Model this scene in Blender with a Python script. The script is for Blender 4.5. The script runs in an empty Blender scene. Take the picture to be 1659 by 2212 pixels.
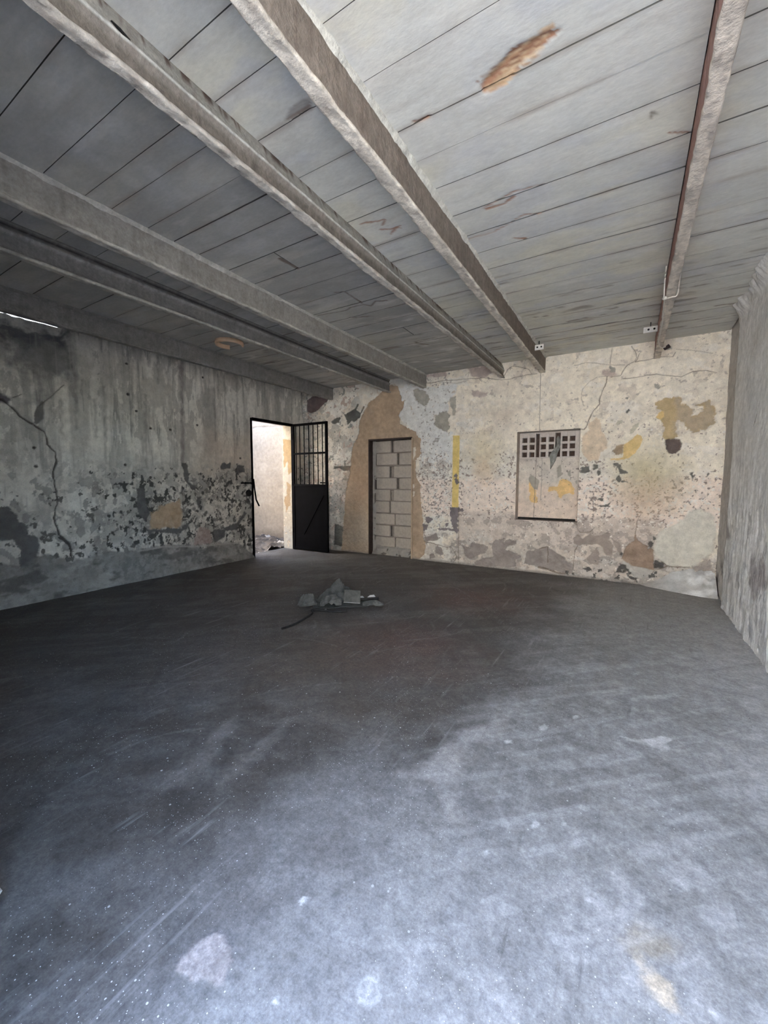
import bpy, bmesh, math, random
import numpy as np
from mathutils import Vector, Matrix

S = bpy.context.scene
COL = S.collection
# ------------------------------------------------------------------ camera
FPX = 879.18
R_ = [[0.856481, 0.516178, 0.000546], [0.040766, -0.066587, -0.996947], [-0.514566, 0.853889, -0.078073]]
cam = bpy.data.cameras.new('camera')
cam.sensor_fit = 'HORIZONTAL'; cam.sensor_width = 36.0; cam.lens = FPX / 1659 * 36.0
cam.clip_start = 0.02; cam.clip_end = 200
co = bpy.data.objects.new('camera', cam); COL.objects.link(co)
rx, dn, fw = R_
m = Matrix(((rx[0], -dn[0], -fw[0], 0), (rx[1], -dn[1], -fw[1], 0), (rx[2], -dn[2], -fw[2], 1.4), (0, 0, 0, 1)))
co.matrix_world = m
S.camera = co
# ------------------------------------------------------------------ sky, sun, exposure
SUN_EL, SUN_ROT = math.radians(52), math.radians(40)
W = bpy.data.worlds.new('sky'); S.world = W; W.use_nodes = True
wn = W.node_tree.nodes; wl = W.node_tree.links; wn.clear()
sky = wn.new('ShaderNodeTexSky'); sky.sky_type = 'NISHITA'; sky.sun_disc = False
sky.sun_elevation = SUN_EL; sky.sun_rotation = SUN_ROT; sky.dust_density = .7; sky.ozone_density = 2.2
bg = wn.new('ShaderNodeBackground'); bg.inputs['Strength'].default_value = 0.60
wo = wn.new('ShaderNodeOutputWorld')
wl.new(sky.outputs[0], bg.inputs[0]); wl.new(bg.outputs[0], wo.inputs[0])
sl = bpy.data.lights.new('sun', 'SUN'); sl.energy = 5.2; sl.angle = math.radians(0.6); sl.color = (1.0, .90, .76)
so = bpy.data.objects.new('sun', sl); COL.objects.link(so)
so.rotation_euler = Vector((-0.40, -0.46, -0.79)).to_track_quat('-Z', 'Y').to_euler()
so.location = (3, 2, 8)
S.view_settings.view_transform = 'Standard'
try: S.view_settings.look = 'None'
except Exception: pass
S.view_settings.gamma = 1.0
S.view_settings.use_curve_mapping = False
S.view_settings.exposure = 3.25
S.cycles.max_bounces = 10; S.cycles.diffuse_bounces = 6; S.cycles.glossy_bounces = 3
S.cycles.sample_clamp_indirect = 8.0; S.cycles.caustics_reflective = False

XL, YB, XR, ZC = -5.80, 6.40, 0.92, 3.18
D=dict(
tan=[[-4.846,0.087],[-4.787,0.615],[-4.74,1.047],[-4.706,1.321],[-4.631,1.541],[-4.609,1.709],[-4.587,1.892],[-4.566,2.058],[-4.473,2.169],[-4.412,2.297],[-4.411,2.46],[-4.351,2.586],[-4.251,2.722],[-4.212,2.815],[-4.116,2.869],[-3.964,2.932],[-3.945,2.977],[-3.834,3.042],[-3.724,3.091],[-3.599,3.077],[-3.563,3.027],[-3.518,2.886],[-3.509,2.794],[-3.439,2.787],[-3.473,2.669],[-3.552,2.553],[-3.525,2.398],[-3.402,2.329],[-3.315,2.277],[-3.212,2.241],[-3.177,2.149],[-3.126,2.101],[-3.134,1.981],[-3.107,1.845],[-3.191,1.772],[-3.173,1.68],[-3.224,1.559],[-3.197,1.421],[-3.12,1.315],[-3.127,1.177],[-3.1,1.009],[-3.09,0.856],[-3.064,0.703],[-3.079,0.548],[-3.061,0.395],[-3.009,0.275],[-3.041,0.101],[-3.264,-0.126],[-4.202,-0.23],[-4.914,-0.202]],
tanchips=[[[-3.287,1.957],[-3.227,1.985],[-3.209,1.924],[-3.251,1.773],[-3.285,1.728]],[[-3.225,1.742],[-3.149,1.771],[-3.131,1.619],[-3.172,1.528],[-3.215,1.559]],[[-3.273,1.206],[-3.23,1.206],[-3.247,1.129],[-3.272,1.113]],[[-3.283,1.344],[-3.239,1.329],[-3.256,1.237],[-3.282,1.252]]],
darkpatch=[[[-4.751,2.644],[-4.62,2.702],[-4.52,2.739],[-4.435,2.834],[-4.407,2.82],[-4.464,2.723],[-4.366,2.658],[-4.31,2.766],[-4.276,2.763],[-4.366,2.636],[-4.38,2.569],[-4.465,2.518],[-4.521,2.488],[-4.578,2.527],[-4.622,2.495],[-4.68,2.453],[-4.693,2.547]],[[-5.065,2.539],[-4.959,2.59],[-4.869,2.618],[-4.84,2.593],[-4.885,2.514],[-5.02,2.488]],[[-5.025,1.674],[-4.62,1.667],[-4.631,1.575],[-4.767,1.576],[-4.895,1.629],[-5.026,1.613]],[[-5.005,0.533],[-4.777,0.476],[-4.781,0.093],[-5.043,0.106]]],
maroon=[[[-5.691,3.014],[-5.479,3.09],[-5.136,2.983],[-5.167,2.951],[-5.324,2.858],[-5.452,2.773],[-5.582,2.753],[-5.679,2.792]]],
whiteblue=[[-3.551,3.02],[-3.319,3.036],[-3.031,2.961],[-2.492,2.953],[-2.489,2.779],[-2.561,2.76],[-2.619,2.684],[-2.617,2.548],[-2.676,2.499],[-2.856,2.458],[-2.854,2.291],[-2.612,2.193],[-2.539,2.188],[-2.53,1.609],[-3.098,1.618],[-3.135,2.095],[-3.216,2.229],[-3.364,2.324],[-3.498,2.479],[-3.566,2.572],[-3.449,2.692],[-3.533,2.859]],
greypatch=[[[-2.856,2.458],[-2.766,2.52],[-2.661,2.538],[-2.586,2.464],[-2.629,2.372],[-2.598,2.274],[-2.642,2.195],[-2.763,2.257],[-2.87,2.32]],[[-2.59,2.749],[-2.489,2.766],[-2.487,2.618],[-2.499,2.457],[-2.542,2.461],[-2.559,2.597],[-2.604,2.656]],[[-3.27,2.946],[-3.173,2.963],[-3.031,2.891],[-2.952,2.772],[-2.998,2.693],[-3.06,2.657],[-3.172,2.738],[-3.236,2.801]],[[0.216,2.639],[0.279,2.631],[0.292,2.581],[0.262,2.553],[0.223,2.594]],[[-2.708,2.693],[-2.619,2.698],[-2.663,2.648]],[[0.361,3.087],[0.382,3.078],[0.383,3.053],[0.322,3.057]],[[-0.292,2.925],[-0.234,2.917],[-0.226,2.858],[-0.284,2.853]]],
browngrey=[[[-2.284,3.19],[-2.012,3.178],[-1.891,3.06],[-1.995,3.01],[-2.198,3.023],[-2.254,3.082]],[[-3.034,3.183],[-2.685,3.185],[-2.669,3.122],[-2.803,3.099],[-2.925,3.128],[-3.033,3.128]],[[-2.222,2.83],[-1.95,2.774],[-1.976,2.725],[-2.206,2.71]],[[-0.395,2.88],[-0.314,2.895],[-0.232,2.859],[-0.207,2.804],[-0.311,2.805],[-0.382,2.827]]],
stonehole=[[0.363,1.92],[0.444,1.934],[0.526,1.924],[0.544,1.862],[0.532,1.789],[0.484,1.741],[0.422,1.743],[0.383,1.807]],
ochre=[[0.237,2.389],[0.339,2.453],[0.451,2.447],[0.522,2.422],[0.495,2.364],[0.556,2.34],[0.638,2.267],[0.631,2.208],[0.709,2.213],[0.753,2.281],[0.742,2.317],[0.655,2.331],[0.787,2.372],[0.846,2.308],[0.87,2.212],[0.834,2.18],[0.847,2.108],[0.811,2.063],[0.767,2.007],[0.728,2.021],[0.631,2.003],[0.58,2.043],[0.557,2.117],[0.484,2.171],[0.458,2.075],[0.471,2.013],[0.515,1.949],[0.373,1.919],[0.34,1.958],[0.355,2.082],[0.309,2.196],[0.266,2.212],[0.304,2.296]],
yellow=[[[-0.233,1.686],[-0.095,1.708],[-0.091,1.878],[-0.004,1.951],[0.06,2.012],[0.105,1.971],[0.099,1.856],[0.059,1.768],[-0.027,1.693],[-0.151,1.67]],[[0.266,2.212],[0.304,2.296],[0.336,2.293],[0.339,2.219],[0.299,2.185]]],
yellowdark=[[[-0.225,1.791],[-0.181,1.855],[-0.091,1.878],[-0.109,1.761],[-0.154,1.736]]],
cream2=[[[-0.432,2.253],[-0.383,2.236],[-0.366,2.089],[-0.328,2.021],[-0.277,1.912],[-0.297,1.834],[-0.366,1.783],[-0.386,1.676],[-0.507,1.665],[-0.584,1.749],[-0.606,2.023],[-0.523,2.099],[-0.526,2.18]]],
greenpatch=[[[0.075,2.17],[0.067,2.113],[0.015,2.04],[-0.029,2.01],[0.0,2.118]],[[-0.193,2.157],[-0.172,2.207],[-0.127,2.204],[-0.125,2.165],[-0.17,2.149]],[[-0.265,2.227],[-0.231,2.231],[-0.229,2.198],[-0.258,2.194]]],
chipsdark=[[[-0.213,1.622],[-0.155,1.634],[-0.109,1.62],[-0.129,1.561],[-0.059,1.521],[-0.036,1.501],[-0.104,1.489],[-0.134,1.542],[-0.165,1.588]],[[-0.169,1.39],[-0.159,1.443],[-0.132,1.476],[-0.106,1.403],[-0.122,1.376]],[[-0.099,1.383],[-0.021,1.403],[-0.025,1.37],[-0.076,1.37]],[[0.641,1.489],[0.671,1.495],[0.683,1.44],[0.67,1.403],[0.648,1.452]],[[0.807,1.488],[0.844,1.499],[0.832,1.463],[0.814,1.445]],[[-0.374,1.036],[-0.297,1.065],[-0.227,1.081],[-0.237,1.033],[-0.308,1.024]],[[-0.199,1.263],[-0.158,1.27],[-0.163,1.25],[-0.198,1.249]],[[0.676,1.268],[0.711,1.275],[0.702,1.259]],[[-0.366,1.145],[-0.313,1.153],[-0.299,1.106],[-0.329,1.105]],[[-0.399,1.538],[-0.363,1.531],[-0.366,1.457],[-0.39,1.457]],[[-0.597,1.582],[-0.498,1.594],[-0.496,1.526],[-0.544,1.499],[-0.601,1.513]],[[-0.45,1.62],[-0.39,1.619],[-0.4,1.552],[-0.448,1.552]],[[-0.138,2.488],[-0.06,2.512],[-0.071,2.488]],[[-0.097,2.311],[-0.054,2.346],[-0.03,2.325],[-0.074,2.296]],[[0.064,1.655],[0.085,1.681],[0.091,1.668]],[[0.297,0.658],[0.32,0.634],[0.31,0.607],[0.294,0.619]]],
stripe=[[-2.53,2.133],[-2.414,2.127],[-2.418,0.948],[-2.531,0.944]],
stripechips=[[[-2.484,1.52],[-2.451,1.512],[-2.442,1.434],[-2.408,1.371],[-2.44,1.324],[-2.499,1.371]]],
purple=[[[-2.568,0.943],[-2.434,0.94],[-2.335,0.935],[-2.318,0.889],[-2.416,0.869],[-2.43,0.679],[-2.419,0.505],[-2.478,0.516],[-2.53,0.641],[-2.549,0.768],[-2.567,0.863]],[[-3.022,0.762],[-2.896,0.768],[-2.887,0.727],[-2.966,0.649],[-3.021,0.679]],[[-3.075,0.643],[-2.948,0.633],[-2.983,0.548],[-3.074,0.509]],[[-2.788,0.577],[-2.649,0.602],[-2.495,0.579],[-2.529,0.553],[-2.77,0.554]],[[-2.65,0.65],[-2.598,0.669],[-2.589,0.63],[-2.632,0.611]],[[-2.78,0.659],[-2.745,0.661],[-2.753,0.62]]],
lowbrown=[[[-2.342,0.32],[-2.227,0.298],[-2.196,0.379],[-1.99,0.365],[-1.911,0.325],[-1.956,0.228],[-2.065,0.187],[-2.143,0.116],[-2.207,0.094],[-2.306,0.18]],[[-1.851,0.391],[-1.792,0.457],[-1.658,0.482],[-1.657,0.43],[-1.57,0.489],[-1.541,0.461],[-1.454,0.461],[-1.481,0.407],[-1.597,0.367],[-1.624,0.305],[-1.463,0.26],[-1.405,0.221],[-1.475,0.169],[-1.473,0.065],[-1.588,0.022],[-1.828,0.025],[-2.109,0.01],[-2.142,0.054],[-1.985,0.132],[-1.832,0.179]],[[-1.309,0.318],[-1.131,0.371],[-1.012,0.41],[-0.851,0.318],[-0.719,0.204],[-0.644,0.171],[-0.663,0.029],[-0.843,0.05],[-1.001,0.06],[-1.346,0.123]],[[-2.819,0.247],[-2.714,0.256],[-2.678,0.144],[-2.729,0.107],[-2.836,0.179]],[[-2.943,0.102],[-2.853,0.128],[-2.835,0.063],[-2.924,0.038]],[[-3.036,0.395],[-2.822,0.493],[-2.768,0.399],[-2.856,0.342],[-3.018,0.346]]],
lowbrown2=[[[-0.676,0.559],[-0.614,0.62],[-0.549,0.568],[-0.452,0.645],[-0.401,0.607],[-0.317,0.627],[-0.236,0.701],[-0.199,0.663],[-0.208,0.58],[-0.157,0.489],[-0.176,0.365],[-0.234,0.345],[-0.299,0.463],[-0.361,0.5],[-0.609,0.472],[-0.655,0.49]],[[-0.489,0.278],[-0.417,0.369],[-0.359,0.458],[-0.317,0.296],[-0.338,0.21],[-0.437,0.213]],[[-0.185,0.596],[-0.088,0.522],[-0.049,0.417],[-0.071,0.375],[-0.133,0.478]]],
triangle=[[-0.063,0.321],[-0.028,0.46],[0.026,0.532],[0.08,0.589],[0.088,0.683],[0.119,0.592],[0.182,0.544],[0.26,0.512],[0.305,0.476],[0.317,0.334],[0.317,0.216],[0.083,0.243]],
darkhole=[[[0.237,0.549],[0.268,0.591],[0.301,0.567],[0.299,0.502],[0.25,0.504]],[[0.31,0.359],[0.364,0.352],[0.408,0.317],[0.411,0.253],[0.326,0.243]],[[-0.119,0.124],[-0.077,0.252],[-0.008,0.246],[0.018,0.168],[-0.038,0.134]],[[-0.072,0.402],[-0.049,0.417],[-0.037,0.392],[-0.059,0.376]]],
mortar=[[0.32,0.621],[0.349,0.688],[0.399,0.755],[0.491,0.812],[0.589,0.893],[0.645,0.995],[0.78,1.05],[0.919,0.958],[0.919,0.764],[0.922,0.508],[0.849,0.426],[0.747,0.316],[0.658,0.287],[0.566,0.296],[0.462,0.297],[0.386,0.354],[0.319,0.399],[0.303,0.515]],
mortar2=[[-0.055,0.281],[0.057,0.334],[0.191,0.334],[0.28,0.317],[0.316,0.229],[0.287,0.147],[0.202,0.07],[0.089,0.109],[0.017,0.195]],
rubbleband=[[0.648,0.286],[0.747,0.316],[0.851,0.402],[0.909,0.395],[0.923,0.199],[0.821,0.212],[0.719,0.275]],
greenstain=[[0.174,1.519],[0.226,1.301]],
bcracks=[[[[-0.279,3.179],[-0.292,3.059],[-0.29,2.866]],0.006],[[[-0.322,2.806],[-0.325,2.729],[-0.374,2.617],[-0.405,2.502],[-0.4,2.442],[-0.472,2.363],[-0.528,2.247],[-0.555,2.141],[-0.585,2.11],[-0.71,2.131]],0.012],[[[-0.054,3.161],[-0.007,3.079],[0.008,3.002],[-0.007,2.96],[-0.099,2.917],[-0.136,2.858],[-0.162,2.798],[-0.275,2.787]],0.01],[[[0.038,3.053],[0.009,2.977],[-0.007,2.954],[0.074,2.954],[0.17,2.959],[0.243,2.979],[0.398,2.955],[0.425,3.005]],0.008],[[[-0.74,3.007],[-0.592,3.026],[-0.435,2.997],[-0.305,2.952],[-0.122,2.926]],0.006],[[[-0.137,2.751],[0.018,2.744],[0.136,2.766],[0.242,2.758],[0.378,2.723],[0.5,2.695],[0.596,2.736],[0.683,2.742],[0.759,2.738],[0.845,2.697]],0.008],[[[0.434,3.039],[0.583,3.009],[0.71,2.966],[0.796,2.935]],0.006],[[[-0.322,2.806],[-0.44,2.815],[-0.535,2.767],[-0.617,2.67],[-0.637,2.552],[-0.596,2.441]],0.006],[[[-3.048,3.04],[-2.924,3.032],[-2.683,3.043],[-2.493,3.027],[-2.267,3.018],[-1.982,2.995],[-1.823,2.944],[-1.632,2.926],[-1.484,2.957],[-1.234,2.961]],0.01],[[[-2.923,2.99],[-2.742,3.023],[-2.492,2.966],[-2.28,2.994]],0.006],[[[-0.627,0.817],[-0.63,0.718],[-0.577,0.651],[-0.453,0.673],[-0.406,0.732]],0.007],[[[-0.609,0.465],[-0.644,0.377],[-0.655,0.104]],0.01],[[[0.138,0.948],[0.103,0.842],[0.088,0.683]],0.008],[[[-3.054,0.327],[-2.855,0.309],[-2.644,0.262],[-2.525,0.272],[-2.49,0.211],[-2.438,0.135],[-2.454,0.069],[-2.512,-0.002]],0.012],[[[0.307,0.175],[0.327,0.217],[0.432,0.255],[0.473,0.286]],0.014],[[[-1.802,3.136],[-1.774,3.032],[-1.709,2.986],[-1.661,3.079],[-1.599,3.12],[-1.426,3.072],[-1.353,3.038],[-1.304,2.958]],0.008],[[[-2.294,3.009],[-2.269,3.123],[-2.338,3.08]],0.006],[[[-2.417,0.932],[-2.406,0.01]],0.008],[[[-1.137,0.088],[-0.975,0.063],[-0.842,0.028],[-0.765,0.031]],0.03],[[[-1.131,0.371],[-1.011,0.403],[-1.004,0.174]],0.012],[[[0.648,0.286],[0.463,0.284],[0.386,0.341]],0.012]],
nyellow=[[[-1.326,1.377],[-1.265,1.305],[-1.224,1.244],[-1.209,1.06],[-1.318,1.056],[-1.313,1.233],[-1.335,1.336]],[[-1.052,1.297],[-0.93,1.308],[-0.887,1.408],[-0.833,1.418],[-0.759,1.378],[-0.692,1.271],[-0.698,1.192],[-0.753,1.211],[-0.834,1.19],[-0.86,1.13],[-0.916,1.148],[-0.928,1.228],[-1.032,1.237]]],
ngrey=[[[-1.338,1.439],[-1.31,1.49],[-1.19,1.398],[-1.205,1.255],[-1.264,1.264],[-1.336,1.377]],[[-0.939,1.587],[-0.894,1.625],[-0.873,1.526],[-0.844,1.497],[-0.925,1.438]],[[-0.809,1.526],[-0.751,1.554],[-0.752,1.457],[-0.78,1.476]],[[-0.687,1.378],[-0.661,1.398],[-0.668,1.349]]],
vent=[[-1.486,2.126],[-0.668,2.112],[-0.655,1.732],[-1.476,1.735]],
vcols=[[[-1.445,1.904],[-1.375,1.901]],[[-1.338,1.899],[-1.264,1.896]],[[-1.245,1.895],[-1.196,1.893]],[[-1.177,1.893],[-1.103,1.89]],[[-1.063,1.888],[-0.99,1.885]],[[-0.972,1.884],[-0.904,1.882]],[[-0.879,1.881],[-0.811,1.878]],[[-0.777,1.877],[-0.705,1.874]]],
vrows=[[[-1.414,2.045],[-1.412,1.972]],[[-1.411,1.935],[-1.409,1.863]],[[-1.408,1.825],[-1.406,1.75]],[[-1.229,2.096],[-1.219,1.753]],[[-0.946,2.095],[-0.935,1.735]]],
vragp=[[-0.935,2.04],[-0.952,1.982],[-0.913,1.912],[-0.929,1.843],[-0.984,1.845],[-1.011,1.787],[-1.022,1.688],[-0.97,1.686],[-1.017,1.548],[-0.958,1.607],[-0.97,1.667],[-0.916,1.744],[-0.9,1.793]],
mold=[[1.457,2.935],[1.445,2.718],[1.712,2.928],[1.76,2.802],[1.828,2.517],[1.876,2.6],[1.939,2.54],[1.993,2.422],[2.077,2.419],[2.103,2.613],[2.212,2.54],[2.355,2.707],[2.383,2.92],[2.35,3.106],[2.346,3.211]],
moldtop=[[1.524,3.039],[1.516,2.887],[1.714,2.954],[1.817,2.95],[1.944,2.906],[2.057,2.919],[2.1,2.995],[2.186,2.982],[2.232,2.919],[2.298,2.927],[2.323,3.079],[2.344,3.172],[2.008,3.142]],
lcrack=[[[[1.576,2.258],[1.696,2.261],[1.775,2.185],[1.835,2.103],[1.898,2.056],[1.949,2.025]],0.03],[[[1.949,2.025],[2.0,1.983],[2.053,1.951],[2.065,1.885],[2.069,1.809],[2.099,1.762],[2.137,1.726],[2.148,1.619],[2.109,1.49],[2.103,1.452],[2.12,1.315],[2.134,1.186],[2.13,1.116],[2.106,1.048],[2.093,0.95],[2.108,0.849],[2.135,0.726]],0.026],[[[2.135,0.726],[2.183,0.669],[2.223,0.623],[2.241,0.538],[2.233,0.477]],0.05],[[[2.269,2.523],[2.199,2.451],[2.138,2.373],[2.071,2.305],[2.021,2.24]],0.012],[[[1.781,2.293],[1.862,2.343]],0.012]],
lpurple=[[[1.546,2.305],[1.679,2.32],[1.746,2.287],[1.766,2.273],[1.736,2.241],[1.674,2.231],[1.539,2.184]]],
lexposed=[[[2.04,2.3],[1.989,2.217],[1.962,2.129],[1.957,2.044],[1.979,2.028],[2.021,2.08],[2.045,2.102],[2.059,2.227],[2.063,2.294]]],
ldarkpatch=[[[1.415,1.108],[1.611,1.097],[1.674,1.102],[1.721,1.063],[1.772,0.938],[1.835,0.885],[1.831,0.809],[1.912,0.762],[1.93,0.653],[1.909,0.549],[1.86,0.353],[1.742,0.386],[1.754,0.611],[1.717,0.729],[1.592,0.745],[1.394,0.744]],[[3.727,1.654],[3.793,1.668],[3.821,1.546],[3.821,1.361],[3.941,1.297],[3.938,1.234],[3.87,1.248],[3.806,1.336],[3.733,1.484]],[[4.412,1.678],[4.587,1.685],[4.6,1.59],[4.392,1.558]],[[4.719,1.662],[4.873,1.653],[4.887,1.54],[4.714,1.509]],[[4.389,0.603],[4.685,0.658],[4.865,0.843],[4.899,0.812],[4.682,0.546],[4.467,0.554]],[[3.962,1.132],[4.018,1.117],[3.999,0.977],[3.943,0.993]],[[4.234,0.592],[4.451,0.57],[4.415,0.437],[4.241,0.364]],[[3.037,1.287],[3.168,1.274],[3.159,1.07],[3.209,0.93],[3.136,0.798],[3.044,0.963]],[[3.154,0.705],[3.422,0.689],[3.674,0.675],[3.782,0.74],[3.838,0.785],[3.779,0.665],[3.671,0.601],[3.419,0.617],[3.243,0.649],[3.195,0.619]]],
ltan=[[[3.22,0.929],[3.376,1.012],[3.679,1.118],[3.689,1.044],[3.693,0.673],[3.211,0.71]]],
lpink=[[[3.913,0.575],[4.0,0.643],[4.174,0.599],[4.21,0.368],[3.878,0.4]]],
lclean=[[[3.17,2.787],[3.444,2.879],[3.511,2.779],[3.632,2.756],[3.554,2.649],[3.503,2.582],[3.461,2.45],[3.331,2.407],[3.214,2.567],[3.174,2.636]]],
lstreaks=[[[3.063,3.01],[3.024,2.038]],[[3.214,2.567],[3.187,1.573]],[[3.409,3.14],[3.399,2.779]],[[3.769,3.172],[3.743,1.588]],[[4.325,2.863],[4.317,2.035]],[[4.517,3.108],[4.524,2.186]],[[4.768,3.121],[4.747,2.002]],[[2.705,2.587],[2.679,1.629]],[[2.227,2.35],[2.207,1.956]],[[2.582,2.409],[2.578,1.941]],[[2.388,2.675],[2.364,2.022]],[[3.4,2.133],[3.402,1.903]],[[3.294,3.111],[3.289,2.989]],[[3.716,1.239],[3.737,0.619]]],
lholes=[[2.996,2.948],[1.947,1.554],[1.943,1.766],[2.993,2.543],[2.913,1.604],[4.119,3.004],[3.999,2.252],[3.563,2.138],[3.273,2.125],[3.09,2.339],[4.799,1.777],[2.995,2.55],[2.766,0.488]],
plinth=[[1.38,0.491],[1.578,0.491],[1.745,0.442],[1.892,0.532],[1.994,0.526],[2.229,0.395],[2.459,0.473],[2.654,0.487],[3.034,0.466],[3.177,0.448],[3.487,0.477],[3.795,0.373],[4.076,0.353],[4.38,0.352],[4.708,0.316],[5.04,0.065]],
rstain=[[[4.613,0.717],[4.425,0.717],[4.268,0.775],[4.151,0.735],[4.114,0.593],[4.407,0.43],[4.622,0.512]],[[5.731,0.828],[5.602,0.905],[5.541,0.808],[5.654,0.753]]],
rscr=[[[4.754,1.974],[4.839,1.884]]],
rust=[[[-0.646,1.918],[-0.552,1.879],[-0.485,1.842],[-0.412,1.845],[-0.359,1.847],[-0.306,1.864],[-0.33,1.884],[-0.377,1.897],[-0.454,1.915],[-0.51,1.95],[-0.559,1.982],[-0.65,1.966]],[[-1.002,1.931],[-0.957,1.943],[-0.907,1.943],[-0.92,1.958],[-0.998,1.949]]],
rustlight=[[[-0.633,1.945],[-0.523,1.919],[-0.491,1.95],[-0.536,1.971],[-0.61,1.977]]],
rustring=[[[-1.553,1.601],[-1.484,1.575],[-1.386,1.564],[-1.357,1.589],[-1.38,1.623],[-1.454,1.623],[-1.523,1.615]]],
rustlines=[[[[-0.896,2.752],[-0.69,2.7],[-0.518,2.723]],0.012],[[[-0.808,3.194],[-0.735,3.238]],0.03],[[[-1.132,3.032],[-0.901,3.039],[-0.69,2.957],[-0.579,2.997]],0.01],[[[0.098,2.672],[0.189,2.722]],0.012],[[[-0.886,2.771],[-0.767,2.777],[-0.7,2.742]],0.02]],
greymarks=[[[-2.48,4.762],[-2.351,5.05],[-2.465,4.91]],[[0.011,2.474],[0.033,2.445],[0.031,2.501],[0.013,2.527]]],
ccracks=[[[[-2.972,3.542],[-2.637,3.6],[-2.549,3.562],[-2.396,3.566],[-2.348,3.638],[-2.249,3.57],[-2.146,3.611]],0.016],[[[-2.481,3.212],[-2.394,3.245],[-2.389,3.527]],0.02],[[[-2.493,2.514],[-2.476,2.695]],0.03],[[[-2.704,3.777],[-2.489,3.856]],0.02],[[[-0.297,4.95],[-0.183,4.953],[-0.195,4.995],[-0.287,4.972]],0.02],[[[-0.348,5.108],[-0.104,5.133],[0.146,5.103]],0.012],[[[0.336,4.799],[0.506,4.811],[0.61,4.799]],0.02],[[[0.678,5.455],[0.926,5.494]],0.025],[[[-0.888,4.84],[-0.836,4.833],[-0.983,4.803]],0.012],[[[-1.143,3.848],[-0.95,3.87]],0.02],[[[-1.711,5.379],[-1.513,5.415]],0.02],[[[-0.664,5.136],[-0.488,5.12]],0.03]],
fblob=[[-1.057,0.601],[-1.072,0.632],[-1.071,0.66],[-1.05,0.717],[-1.019,0.736],[-0.973,0.712],[-0.931,0.703],[-0.932,0.676],[-0.916,0.648],[-0.943,0.638],[-0.981,0.615],[-1.024,0.608]],
fcream=[[0.067,1.314],[0.085,1.331],[0.112,1.301],[0.155,1.296],[0.173,1.232],[0.13,1.228],[0.084,1.259]],
fcream2=[[0.044,1.348],[0.093,1.431],[0.176,1.421],[0.166,1.373],[0.073,1.317]],
fflakes=[[[-0.388,2.353],[-0.368,2.396],[-0.337,2.372],[-0.344,2.33],[-0.377,2.32]],[[-0.285,1.641],[-0.279,1.667],[-0.26,1.67],[-0.26,1.648],[-0.281,1.631]],[[-0.006,2.498],[0.097,2.513],[0.162,2.564],[0.207,2.619],[0.258,2.61],[0.224,2.551],[0.234,2.486],[0.199,2.475],[0.128,2.475],[0.054,2.476]],[[-0.235,2.566],[-0.206,2.597],[-0.198,2.574],[-0.226,2.546]],[[-0.193,1.744],[-0.179,1.739],[-0.162,1.709],[-0.179,1.705]],[[-0.522,2.127],[-0.491,2.151],[-0.486,2.127],[-0.511,2.107]],[[-0.418,1.428],[-0.404,1.44],[-0.397,1.423],[-0.409,1.414]],[[0.231,1.289],[0.259,1.284],[0.252,1.269],[0.234,1.274]],[[-0.071,1.436],[-0.048,1.446],[-0.053,1.425],[-0.069,1.419]],[[-0.892,0.918],[-0.885,0.944],[-0.869,0.949],[-0.873,0.92]],[[-0.77,0.695],[-0.763,0.705],[-0.753,0.697],[-0.767,0.688]]],
fpale=[[[-0.895,1.618],[-0.775,1.727],[-0.777,1.844],[-0.74,2.043],[-0.568,2.407],[-0.521,2.325],[-0.638,2.013],[-0.652,1.84],[-0.656,1.727],[-0.811,1.599]],[[-0.734,1.716],[-0.684,1.71],[-0.528,1.475],[-0.564,1.493],[-0.644,1.587]],[[-1.576,1.102],[-1.679,1.678],[-1.639,1.675],[-1.537,1.159]],[[-1.853,0.951],[-1.781,1.029],[-1.967,1.45],[-1.94,1.493],[-1.693,1.065],[-1.762,0.974]]],
fred=[[-1.651,2.975],[-1.553,4.612]],
fwhite=[[0.491,1.916]])


# ------------------------------------------------------------------ noise and 2D helpers
_rng = np.random.default_rng(7)
_PERM = _rng.random((64, 256, 256)).astype(np.float32)[:12]
def vnoise(x, y, seed=0):
    t = _PERM[seed % 12]; ox = (seed * 37.3) % 251; oy = (seed * 71.9) % 251
    x = x + ox; y = y + oy
    xi = np.floor(x).astype(np.int64); yi = np.floor(y).astype(np.int64)
    fx = (x - xi).astype(np.float32); fy = (y - yi).astype(np.float32)
    fx = fx * fx * (3 - 2 * fx); fy = fy * fy * (3 - 2 * fy)
    a = t[xi & 255, yi & 255]; b = t[(xi + 1) & 255, yi & 255]
    c = t[xi & 255, (yi + 1) & 255]; d = t[(xi + 1) & 255, (yi + 1) & 255]
    return (a + (b - a) * fx) * (1 - fy) + (c + (d - c) * fx) * fy
def fbm(x, y, o=4, seed=0):
    s = 0; a = 1.0; n = 0
    for k in range(o):
        s = s + a * vnoise(x * 2 ** k, y * 2 ** k, seed + k * 3); n += a; a *= .55
    return s / n * 2 - 1
def ss(e0, e1, x):
    t = np.clip((x - e0) / (e1 - e0), 0, 1); return t * t * (3 - 2 * t)
def seg_d(u, v, a, b):
    ax, ay = a; bx, by = b; dx, dy = bx - ax, by - ay
    t = np.clip(((u - ax) * dx + (v - ay) * dy) / max(dx * dx + dy * dy, 1e-9), 0, 1)
    return np.hypot(u - ax - t * dx, v - ay - t * dy)

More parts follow.
